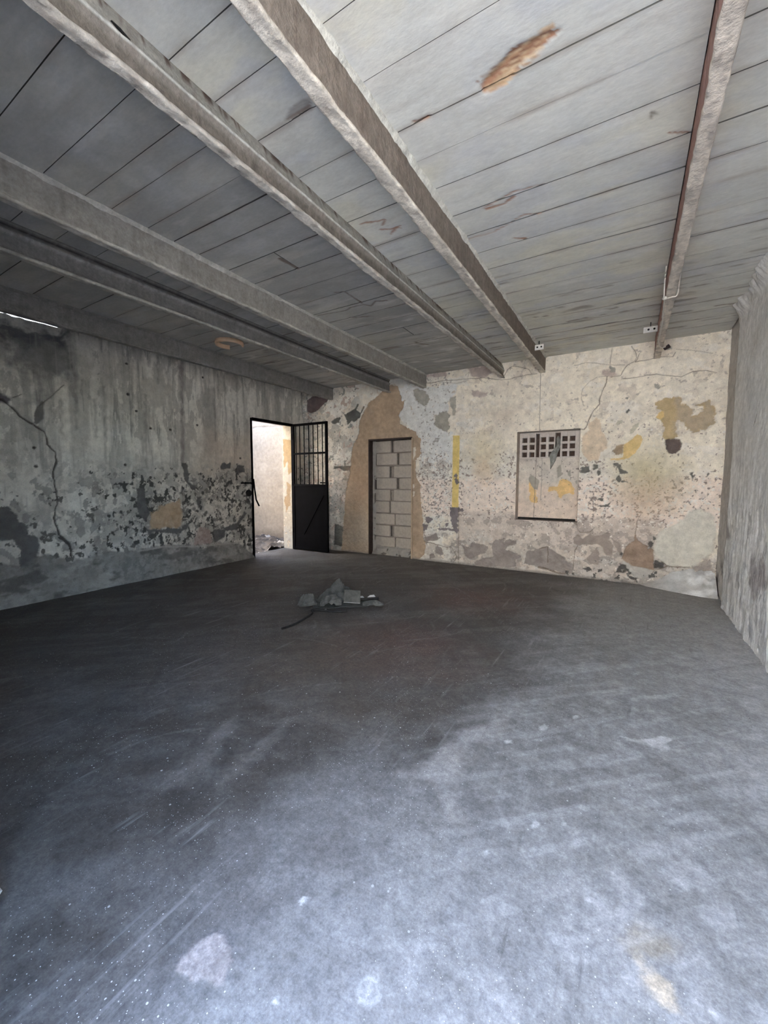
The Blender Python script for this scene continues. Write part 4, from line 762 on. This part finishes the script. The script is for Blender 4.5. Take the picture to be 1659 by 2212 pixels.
# ================================================================== ROOF BEAMS
def beam(label, xl, xr, prof, bot, y0, crumb, cols, fillet=None, amp=1.0, step=.014, end=YB + .02, bot_lift=0.0, rust=0.0):
    """steel section seen from below; prof = right/left face points (dx from the bottom corner, z, colour index)"""
    root = empty('roof_beam', ((xl + xr) / 2, YB, 3.07)); tag(root, label, 'beam')
    ox, oy, oz = root.location
    ysn = np.array(gl(y0, end, step)); Y = ysn[:, None]
    # bottom flange under its crust of mortar
    z0 = 2.957; w = xr - xl
    sec = [(xl + .004, z0 + .026), (xl, z0 + .018), (xl, z0 + .006), (xl + .006, z0)] + [(xl + w * t, z0) for t in (.2, .35, .5, .65, .8)] + [(xr - .006, z0), (xr, z0 + .006), (xr, z0 + .016), (xr - .006, z0 + .024)]
    sx = np.array([p[0] for p in sec])[None, :]; sz = np.array([p[1] for p in sec])[None, :]
    arc = np.cumsum([0] + [math.dist(a, b) for a, b in zip(sec[:-1], sec[1:])])[None, :]
    YY = np.repeat(Y, len(sec), 1); AA = np.repeat(arc, len(ysn), 0) + xl * 3
    nz = fbm(YY * 16, AA * 30, 5, 2); ny = fbm(YY * 9, AA * 0 + np.sign(sx - (xl + xr) / 2) * 3, 4, 5)
    side = np.where(sx < xl + .01, -1, np.where(sx > xr - .01, 1, 0))
    X = sx + crumb * (.016 * nz + .020 * ny) * np.where(side == 0, .1, 1) * np.where(side > 0, .45, 1); Z = sz - crumb * .009 * nz
    C = np.empty(X.shape + (3,)); C[:] = cols['bot']
    f = fbm(YY * 7, AA * 20, 5, 6); C *= (1 + .45 * f)[..., None]
    mk = ss(.12, .4, fbm(YY * 15, AA * 25, 5, 8)); C += mk[..., None] * (np.array(cols['spot']) - C) * .7
    def grid(name, X, Z, C):
        P = np.stack([X - ox, YY2 - oy, Z - oz], -1); nu, nv = X.shape; idx = np.arange(nu * nv).reshape(nu, nv)
        q = np.stack([idx[:-1, :-1], idx[1:, :-1], idx[1:, 1:], idx[:-1, 1:]], -1).reshape(-1, 4)
        return mesh_obj(name, P.reshape(-1, 3), q, C.reshape(-1, 3), M_BEAM, root)
    YY2 = YY; grid('bottom_flange', X, Z, C)
    # web and upper part
    pz = np.array([p[1] for p in prof])[None, :]; px = np.array([p[0] for p in prof])[None, :]
    YY2 = np.repeat(Y, len(prof), 1); ZZ = np.repeat(pz, len(ysn), 0)
    n1 = fbm(YY2 * 5, ZZ * 14, 5, 3); n2 = fbm(YY2 * 26, ZZ * 3.5, 4, 7)
    ctab = np.array([cols[p[2]] for p in prof]); C = np.repeat(ctab[None], len(ysn), 0).astype(float)
    C *= (1 + .20 * n1 + .16 * n2)[..., None]
    st = ss(.15, .5, n2) * .5; C += st[..., None] * (np.array(cols['streak']) - C)
    if rust:
        rm = ss(.05, .3, fbm(YY2 * 34, ZZ * 5, 3, 9)) * ss(3.125, 3.16, ZZ) * rust; C += rm[..., None] * (np.array((.10, .06, .045)) - C)
    grid('web', px + amp * (.004 * n1 + .002 * n2), ZZ, C)
    if fillet:
        sgn = fillet; tops = [(-.012, 3.15), (.000, 3.158), (.010, 3.17), (.018, 3.188)]
        xx = (xr if sgn > 0 else xl); YY2 = np.repeat(Y, 4, 1); tx = np.array([xx + sgn * t[0] for t in tops])[None, :]; tz = np.array([t[1] for t in tops])[None, :]
        nn = fbm(YY2 * 11, tz + YY2 * 0, 5, 4); C = np.empty(YY2.shape + (3,)); C[:] = cols['fil']; C *= (1 + .3 * fbm(YY2 * 15, tz * 30 + YY2 * 0, 4, 6))[..., None]
        grid('mortar_fillet', tx + sgn * (.010 * nn) + 0 * YY2, tz - .012 * np.maximum(nn, -.2), C)
    return root
light = dict(bot=(.60, .555, .485), spot=(.36, .32, .28))
def box_prof(xl, xr, i=.012, k='face'): # closed web box: left face, right face
    return [(xl + i, 3.195, k), (xl + i, 3.12, k), (xl + i, 3.05, k), (xl + i, 2.985, k), (xl + i, 2.972, k), (xr - i, 2.972, k), (xr - i, 2.985, k), (xr - i, 3.03, k), (xr - i, 3.08, k), (xr - i, 3.13, k), (xr - i, 3.165, k), (xr - i, 3.195, k)]
beam('rust brown beam with bare underside, nearest the right wall', *BX['A'], box_prof(*BX['A'], .005), 0, 1.0, .35, dict(light, bot=(.62, .555, .48), face=(.40, .235, .20), streak=(.27, .18, .155), fil=(.5, .48, .43)))
beam('brown faced roof beam with broad pale crumbling underside, second from the right wall', *BX['B'], box_prof(*BX['B'], .003), 0, .5, .8, dict(light, face=(.20, .17, .143), streak=(.13, .098, .08), fil=(.56, .555, .50)), 1)
xl, xr = BX['C']
profC = [(xl + .01, 3.195, 'w'), (xl + .01, 3.0, 'w'), (xl + .012, 2.975, 'w'), (xr - .012, 2.974, 'w'), (xr - .015, 2.985, 'w'), (xr - .017, 3.000, 'w'), (xr - .016, 3.025, 'w'), (xr - .011, 3.048, 'w2'), (xr - .003, 3.060, 'w2'), (xr + .001, 3.067, 'rid'), (xr + .000, 3.074, 'rid'), (xr - .006, 3.083, 'up'), (xr - .018, 3.115, 'up'), (xr - .034, 3.155, 'up'), (xr - .044, 3.176, 'up'), (xr - .048, 3.195, 'edge')]
beam('ridged grey steel roof beam with dark hole and crumbling lower edge, third from right wall', xl, xr, profC, 0, .3, 1.15, dict(light, bot=(.52, .49, .44), w=(.175, .155, .132), w2=(.25, .23, .20), rid=(.60, .60, .56), up=(.40, .385, .345), edge=(.10, .07, .055), streak=(.22, .19, .165)), None, 1, .012, YB + .02, 0, .9)
beam('flat sided concrete grey beam in the middle of the ceiling, beside the peach ring', *BX['D'], box_prof(*BX['D'], .002), 0, .2, .55, dict(bot=(.42, .40, .36), spot=(.28, .26, .235), face=(.30, .285, .26), streak=(.19, .18, .165), fil=(.44, .43, .395)), 1)
xl, xr = BX['E']
profE = [(xl + .01, 3.195, 'w'), (xl + .01, 2.975, 'w'), (xr - .012, 2.974, 'w'), (xr - .028, 2.985, 'w'), (xr - .03, 3.01, 'w'), (xr - .03, 3.05, 'w'), (xr - .03, 3.085, 'w'), (xr - .012, 3.10, 'rid'), (xr - .006, 3.108, 'rid'), (xr - .01, 3.118, 'rid'), (xr - .03, 3.135, 'w'), (xr - .03, 3.15, 'edge'), (xr - .012, 3.165, 'w'), (xr - .012, 3.195, 'edge')]
beam('dark steel roof beam with pale lower lip, next to the peach ceiling ring', xl, xr, profE, 0, .2, .3, dict(bot=(.42, .41, .37), spot=(.28, .27, .25), w=(.20, .195, .185), rid=(.30, .295, .28), edge=(.03, .028, .026), streak=(.14, .135, .13), fil=(.4, .4, .38)), None, .6)
beam('dark beam running along the top of the stained left wall', *BX['F'], box_prof(*BX['F'], .004), 0, .2, .4, dict(bot=(.22, .215, .205), spot=(.15, .145, .14), face=(.225, .22, .21), streak=(.15, .145, .14), fil=(.20, .195, .185)), 1)
# dark broken pocket in beam C
bm = bmesh.new()
prev = None; ring = []
for (y, z, w) in ((.885, 3.094, .002), (.90, 3.092, .007), (.918, 3.089, .012), (.935, 3.086, .009), (.96, 3.081, .006), (.985, 3.075, .003)):
    ring.append((y, z, w))
vs = [bm.verts.new((BX['C'][1] - .006, y, z + w * .7)) for y, z, w in ring] + [bm.verts.new((BX['C'][1] + .000, y, z - w)) for y, z, w in ring[::-1]]
f = bm.faces.new(vs); bmesh.ops.extrude_face_region(bm, geom=[f])
for v in bm.verts[len(vs):]: v.co.x -= .03
cb = [o for o in bpy.data.objects if o.name.startswith('roof_beam') and 'third' in o['label']][0]
ho = bm_obj('broken_pocket', bm, M_DARK, cb); ho.location = -Vector(cb.location)

# ------------------------------------------------------------------ cement mound in the right corner, mortar skirting
s = Surf(gl(.05, XR + .03, .01), gl(5.95, YB + .02, .01), (.50, .50, .50))
n1, n2 = s.n(6, seed=3), s.n(18, seed=5)
wall_d = YB - s.V; prof = .30 * ss(.12, .75, s.U) * np.clip(1 - wall_d / (.10 + .25 * ss(.1, .9, s.U)), 0, 1) ** 1.3
s.h += prof * (1 + .25 * n1) + .010 * n1 * ss(0, .03, prof) + .006 * n2 - .012 + .012 * ss(0, .02, prof)
s.paint(ss(.0, .4, n1) * .6, (.30, .28, .265)); s.paint(ss(.4, .85, s.U) * ss(-.2, .3, s.n(4, 8, seed=7)) * .9, (.84, .85, .86)); s.paint(ss(.5, .2, s.U) * .6, (.36, .32, .285))
structure(s.build('trim_1', lambda u, v, h: (u, v, h), M_WALL))

# ------------------------------------------------------------------ yard behind the left door, street in front
ya_ = Surf(gl(-7.8, XL - .20, .02), gl(-.2, 5.0, .02), (.27, .23, .18))
n1 = ya_.n(2.5, seed=3, o=5); ya_.h += .012 * n1
ya_.paint(ss(-.1, .4, n1) * .45, (.23, .195, .155)); ya_.paint(ss(.1, .5, ya_.n(1.2, 2.2, seed=6)) * .4, (.38, .33, .26))
ya_.paint(ss(.9, .3, ya_.V + .2 * n1) * .4, (.17, .155, .14)); ya_.paint(ss(.35, .15, ya_.V + .05 * n1) * .6, (.13, .11, .095))
ya_.line([(-9, 2.50), (-7.4, 2.62), (-6.1, 2.58)], .03, (.16, .14, .12), -.01, .3, 3, .8)
structure(ya_.build('wall_yard', lambda u, v, h: (u, 6.63 - h, v), M_WALL))
structure(box('floor_yard', (-16, -6, -.25), (XL - .29, 6.7, -.06), M_STREET))
structure(box('floor_threshold', (XL - .29, LY0, -.25), (XL - .0, LY1 + .1, -.004), M_MORT))
structure(box('floor_street', (-16, -16, -.30), (16, -.46, -.03), M_STREET))
structure(box('wall_across_street', (-12, -9.5, -.1), (12, -8.5, 6.5), M_FACADE))
structure(box('wall_yard_added_side', (-8.0, 1.5, -.2), (-7.72, 6.9, 5.0), M_FACADE))  # unseen tall wall, added to cut the sky light in the yard
structure(box('wall_yard_added_end', (-7.72, 2.6, -.2), (XL - .29, 2.9, 5.0), M_FACADE))  # added closing wall out of view, narrows the yard to dim it
s = Surf(gl(-7.70, -6.10, .02), gl(5.2, 6.60, .02), (.13, .11, .09))
n1 = s.n(7, seed=3, o=5); s.h += .07 + .09 * ss(5.6, 6.3, s.V) + .11 * n1; s.paint(ss(-.1, .25, n1) * .9, (.05, .042, .035)); s.chips(np.full(s.U.shape, .3), (.45, .41, .36), 12, 5, .02)
o = s.build('rubble_litter', lambda u, v, h: (u, v, h - .06), M_WALL); o['kind'] = 'stuff'
tag(o, 'dark dry litter and rubble on the yard ground beyond the open gate', 'rubble')

# ================================================================== THINGS
# ------------------------------------------------------------------ barred gate, opened square to the left wall
GX0, GX1, GY, GH = XL + .024, -4.895, 6.065, 2.50
gate = tag(empty('barred_gate', (GX0, GY, 0)), 'black barred steel gate with solid lower sheet, standing open in the far left corner', 'gate')
go = (GX0, GY, 0)
for a, b in ((GX0 + .004, GX0 + .044), (GX1 - .05, GX1)): box('post', (a, GY - .02, .02), (b, GY + .02, GH), M_GATE, gate, .004, go)
for z0, z1 in ((GH - .045, GH), (1.90, 1.935), (1.27, 1.32), (.02, .06)): box('rail', (GX0 + .044, GY - .016, z0), (GX1 - .05, GY + .016, z1), M_GATE, gate, .003, go)
for x in (-5.690, -5.588, -5.476, -5.356, -5.246, -5.131, -5.018): tube('bar', [(x, GY, 1.30), (x, GY, GH - .03)], .009, M_GATE, gate, 8, go)
bm = bmesh.new(); add_box(bm, (GX0 + .04 - GX0, -.006, .05), (GX1 - .045 - GX0, .004, 1.29)); 
sp = bm_obj('sheet_panel', bm, M_GATE, gate)
bm = bmesh.new(); add_box(bm, (-.47, -.004, -.014), (.47, .004, .014), 0, Matrix.Rotation(-1.0, 4, 'Y'))
st = bm_obj('brace', bm, M_GATE, gate); st.location = (.52, -.012, .72)
box('latch', (-5.06, GY - .035, 1.335), (-4.90, GY - .015, 1.36), M_GATE, gate, .002, go)
for z in (.35, 1.3, 2.2): tube('hinge', [(GX0 - .006, GY - .016, z), (GX0 - .006, GY - .016, z + .11)], .013, M_GATE, gate, 8, go)

# ------------------------------------------------------------------ cloth pieces
def cloth(name, cx_, cy_, rz_, lx, ly, hfun, mat, seed, label, cat='rag', n=36, thick=.004):
    g = np.linspace(-.5, .5, n); A, B_ = np.meshgrid(g, g, indexing='ij')
    wob = .88 + .2 * fbm(np.arctan2(B_, A) * 1.1, A * 0, 3, seed)
    X = A * lx * wob + .012 * fbm(A * 4, B_ * 4, 3, seed); Y = B_ * ly * wob + .012 * fbm(A * 4, B_ * 4, 3, seed + 2)
    Z = np.maximum(hfun(A, B_), 0) + .006
    idx = np.arange(n * n).reshape(n, n); q = np.stack([idx[:-1, :-1], idx[1:, :-1], idx[1:, 1:], idx[:-1, 1:]], -1).reshape(-1, 4)
    o = mesh_obj(name, np.stack([X, Y, Z], -1).reshape(-1, 3), q, None, mat, None, False)
    o.location = (cx_, cy_, .027 if 'sheet' not in label else 0); o.rotation_euler = (0, 0, rz_)
    md = o.modifiers.new('thickness', 'SOLIDIFY'); md.thickness = thick; md.offset = 1
    return tag(o, label, cat)
ridge = lambda A, B_, f, s_: 1 - np.abs(fbm(A * f, B_ * f, 3, s_))
VA = .656    # the pile lies square to the line of sight: r runs across it, d away
PL = lambda r, d: (-2.75 + .79 * r - .61 * d, 3.62 + .61 * r + .79 * d)
fold = lambda A, B_, f, s_: np.abs(fbm(A * f, B_ * f, 2, s_)) * 1.6
base = cloth('rag', *PL(-.02, -.005), VA, .72, .42, lambda A, B_: .008 * (1 + fbm(A * 7, B_ * 7, 3, 2)), M_RAGD, 12, 'flat dark dirty sheet spread out under the rag pile', n=30)
cloth('rag', *PL(-.04, .12), VA, .50, .24, lambda A, B_: .22 * np.clip(1 - (np.hypot((A - .04) / .5, B_ / .5)) ** 1.1, 0, 1) ** .85 * (1.1 - .9 * fold(A, B_, 3.2, 3)), M_RAGD, 3, 'dark heaped cloth forming the peak of the rag pile on the floor', n=26)
cloth('rag', *PL(-.365, -.085), VA + .25, .22, .15, lambda A, B_: .10 * ss(-.5, .2, B_ + .3 * A) * ss(.5, .3, np.abs(A)) * (1.1 - .9 * fold(A, B_, 3, 7)), M_RAG, 5, 'light grey folded rag at the left end of the pile', n=22)
cloth('rag', *PL(-.115, -.09), VA, .26, .17, lambda A, B_: .115 * np.clip(1 - np.hypot(A, B_) * 1.75, 0, 1) ** .55 * (1.1 - .8 * fold(A, B_, 3.4, 9)), M_RAG, 7, 'grey crumpled rag at the front middle of the pile', n=24)
cloth('rag', *PL(.355, -.175), VA - .15, .27, .14, lambda A, B_: .055 * np.clip(1 - np.hypot(A, B_) * 1.8, 0, 1) ** .6 * (1.1 - .8 * fold(A, B_, 3, 4)), M_RAG, 9, 'flat grey sack lying at the right end of the pile', n=22)
def plate(name, loc, dims, rot, mat, label, cat, edge=None):
    root_bm = bmesh.new(); add_box(root_bm, [-d / 2 for d in dims], [d / 2 for d in dims], .002)
    for v in root_bm.verts: v.co.z += .010 * math.sin(v.co.x * 30 + v.co.y * 14)
    o = bm_obj(name, root_bm, mat); o.location = loc; o.rotation_euler = rot; tag(o, label, cat)
    if edge:
        e = box('torn_edge', (-dims[0] / 2, -dims[1] / 2 - .004, -dims[2] / 2 - .001), (dims[0] / 2, -dims[1] / 2 + .004, dims[2] / 2 + .001), M_PALE, o); e['label'] = 'pale torn edge'
    return o
plate('board', (*PL(.125, -.068), .104), (.185, .14, .008), (1.15, .12, VA + .08), M_BOARD, 'stiff grey board leaning on the rag pile with a pale torn edge', 'board', True)
tube_o = tube('plastic_pipe', smooth_path([(*PL(.22, -.01), .048), (*PL(.30, .0), .048), (*PL(.43, .02), .046)]), .016, M_CORD); tag(tube_o, 'short black pipe lying behind the flat sack', 'pipe')
def scrap(loc, size, rz_, label, seed):
    bm = bmesh.new(); r0 = random.Random(seed); pts = []
    for k in range(6):
        a = k / 6 * 6.283; rr = size * r0.uniform(.5, 1)
        pts.append(bm.verts.new((math.cos(a) * rr, math.sin(a) * rr * .3, size * .55 + math.sin(a) * rr * .5)))
    f = bm.faces.new(pts); e = bmesh.ops.extrude_face_region(bm, geom=[f])
    for v in e['geom']:
        if isinstance(v, bmesh.types.BMVert): v.co.y += .006
    mn = min(v.co.z for v in bm.verts)
    for v in bm.verts: v.co.z -= mn
    o = bm_obj('paper_scrap', bm, M_PALE); o.location = loc; o.rotation_euler = (0, 0, rz_); return tag(o, label, 'scrap')
scrap((*PL(.36, .075), .024), .065, VA, 'white pointed scrap sticking up at the right of the pile', 3)
scrap((*PL(.235, .07), .024), .045, VA + .3, 'small pale scrap beside the board, nearer the middle of the pile', 5)
scrap((*PL(-.17, -.22), .001), .022, VA, 'tiny pale crumb in front of the crumpled rag', 8)
scrap((*PL(.44, -.13), .001), .032, VA, 'pale knotted end at the far right tip of the pile', 11)
cd = tube('cable', smooth_path([(*PL(.06, -.30), .012), (*PL(-.08, -.295), .012), (-2.86, 3.27, .012), (-2.785, 3.165, .012), (-2.73, 2.93, .012), (-2.72, 2.80, .012), (-2.74, 2.69, .012)]), .011, M_CORD)
tag(cd, 'thick black cable trailing from the rag pile across the floor', 'cable')

# ------------------------------------------------------------------ rag stuffed in the vent
bm = bmesh.new(); cl = [(-.925, 2.05, .03), (-.935, 1.99, .05), (-.915, 1.93, .05), (-.935, 1.86, .08), (-.985, 1.80, .10), (-1.0, 1.74, .10), (-.99, 1.68, .08), (-1.005, 1.62, .04), (-1.025, 1.565, .012)]
Lv = []
for i, (x, z, w) in enumerate(cl):
    t = i / (len(cl) - 1); yy = YB + ND - .022 - .03 * math.sin(t * 3.1)
    Lv.append([bm.verts.new((x + w * (k / 4 - .5) * (1.0 + .2 * math.sin(i * 2.1 + k)), yy + .014 * math.sin(k * 2.2 + i * 1.3), z + .012 * math.sin(k * 1.7 + i))) for k in range(5)])
for a, b in zip(Lv[:-1], Lv[1:]):
    for k in range(4): bm.faces.new((a[k], a[k + 1], b[k + 1], b[k]))
vr = bm_obj('rag', bm, noisy('grey_wet_cloth', (.17, .17, .155), (.36, .36, .33), 24, .9, .5, .004), None, True)
md = vr.modifiers.new('thickness', 'SOLIDIFY'); md.thickness = .006; md.offset = 0
md2 = vr.modifiers.new('sub', 'SUBSURF'); md2.levels = 1; md2.render_levels = 2
tag(vr, 'limp grey rag hanging out of the concrete vent slot', 'rag')

# ------------------------------------------------------------------ cable brackets beside two beams, cord, hanging string
def bracket(x0, x1, y, z0, z1, label):
    r = empty('cable_bracket', ((x0 + x1) / 2, y, (z0 + z1) / 2)); tag(r, label, 'bracket'); of = r.location[:]
    bm = bmesh.new(); add_box(bm, (x0 - of[0], -.012, z0 - of[2]), (x1 - of[0], .012, z1 - of[2]), .004); bm_obj('plate', bm, M_WHITE, r)
    for t in (.36, .76):
        bm = bmesh.new(); bmesh.ops.create_cone(bm, cap_ends=True, segments=12, radius1=.011, radius2=.011, depth=.006, matrix=Matrix.Translation((x0 - of[0] + (x1 - x0) * t, -.0135, 0)) @ Matrix.Rotation(1.5708, 4, 'X'))
        bm_obj('screw_hole', bm, M_DARK, r)
    bm = bmesh.new(); add_box(bm, (-.005, .004, z1 - of[2] - .004), (.005, .012, ZC + .002 - of[2])); bm_obj('hanger', bm, M_CORD, r)
    return r
bracket(-1.130, -1.010, 5.62, 3.065, 3.130, 'white two holed bracket at the wall end of the crumbling beam')
bracket(.060, .198, 5.62, 3.065, 3.130, 'white two holed bracket at the wall end of the rust brown beam')
cdr = empty('cord', (.2, 4.4, 2.95)); tag(cdr, 'pale cord knotted around the rust brown beam and hanging along it', 'cord'); of = (.2, 4.4, 2.95)
tube('loop', smooth_path([(.185, 4.20, 3.16), (.180, 4.20, 3.05), (.180, 4.22, 2.945), (.188, 4.30, 2.938), (.235, 4.30, 2.940), (.275, 4.30, 2.948), (.285, 4.30, 3.05), (.285, 4.30, 3.16)]), .006, M_STRING, cdr, 6, of)
tube('hanging_end', smooth_path([(.188, 4.30, 2.938), (.195, 4.55, 2.93), (.205, 4.90, 2.925), (.208, 5.30, 2.93), (.212, 5.60, 2.935), (.24, 5.75, 2.92), (.29, 5.80, 2.93)]), .0065, M_STRING, cdr, 6, of)
bm = bmesh.new(); bmesh.ops.create_icosphere(bm, subdivisions=2, radius=.02, matrix=Matrix.Translation((.188 - of[0], 4.29 - of[1], 2.938 - of[2])) @ Matrix.Diagonal((1, 1.3, .8, 1)))
bm_obj('knot', bm, M_STRING, cdr, True)
bm = bmesh.new(); bmesh.ops.create_cone(bm, cap_ends=True, segments=12, radius1=.017, radius2=.024, depth=.06, matrix=Matrix.Translation((.30 - of[0], 5.81 - of[1], 2.925 - of[2])) @ Matrix.Rotation(1.0, 4, 'Y'))
bm_obj('end_socket', bm, M_FRAME, cdr, True)
w_ = tube('wire', [(-1.178, YB - .022, 2.97), (-1.176, YB - .022, 2.6), (-1.174, YB - .020, 2.3), (-1.172, YB - .016, 2.10)], .004, noisy('grey_wire', (.42, .38, .33), (.5, .46, .4), 30, .8), None, 6); tag(w_, 'thin straight wire dropping from the crumbling beam to the vent niche', 'wire')

# ------------------------------------------------------------------ broken peach ring on the ceiling
lr = empty('ceiling_lamp_ring', (-4.50, 3.60, ZC)); tag(lr, 'broken peach coloured plastic lamp ring stuck to the ceiling', 'lamp ring')
bm = bmesh.new(); n = 40; prof = [(.150, 0.002), (.172, 0.002), (.178, -.03), (.172, -.05), (.152, -.05), (.146, -.03)]
rings = []
for k in range(n + 1):
    a = math.radians(140) + k / n * math.radians(275); rings.append([bm.verts.new((math.cos(a) * r, math.sin(a) * r, z)) for r, z in prof])
for a, b in zip(rings[:-1], rings[1:]):
    for k in range(len(prof)): bm.faces.new((a[k], a[(k + 1) % 6], b[(k + 1) % 6], b[k]))
bm.faces.new(rings[0]); bm.faces.new(rings[-1][::-1]); bm_obj('ring', bm, M_PEACH, lr, True)
# ------------------------------------------------------------------ plaster lump at the left edge of view, crumbs on the floor
def lump(loc, r, seed, label, mat=M_PALE, name='plaster_chunk'):
    bm = bmesh.new(); bmesh.ops.create_icosphere(bm, subdivisions=2, radius=r); rr = random.Random(seed)
    for v in bm.verts: v.co *= rr.uniform(.75, 1.1); v.co.z *= .6
    mn = min(v.co.z for v in bm.verts)
    for v in bm.verts: v.co.z -= mn
    o = bm_obj(name, bm, mat); o.location = loc; o.rotation_euler = (0, 0, seed); return tag(o, label, 'rubble')
lump((-1.752, .322, 0), .095, 2, 'pale plaster chunk on the floor cut off by the left picture edge')
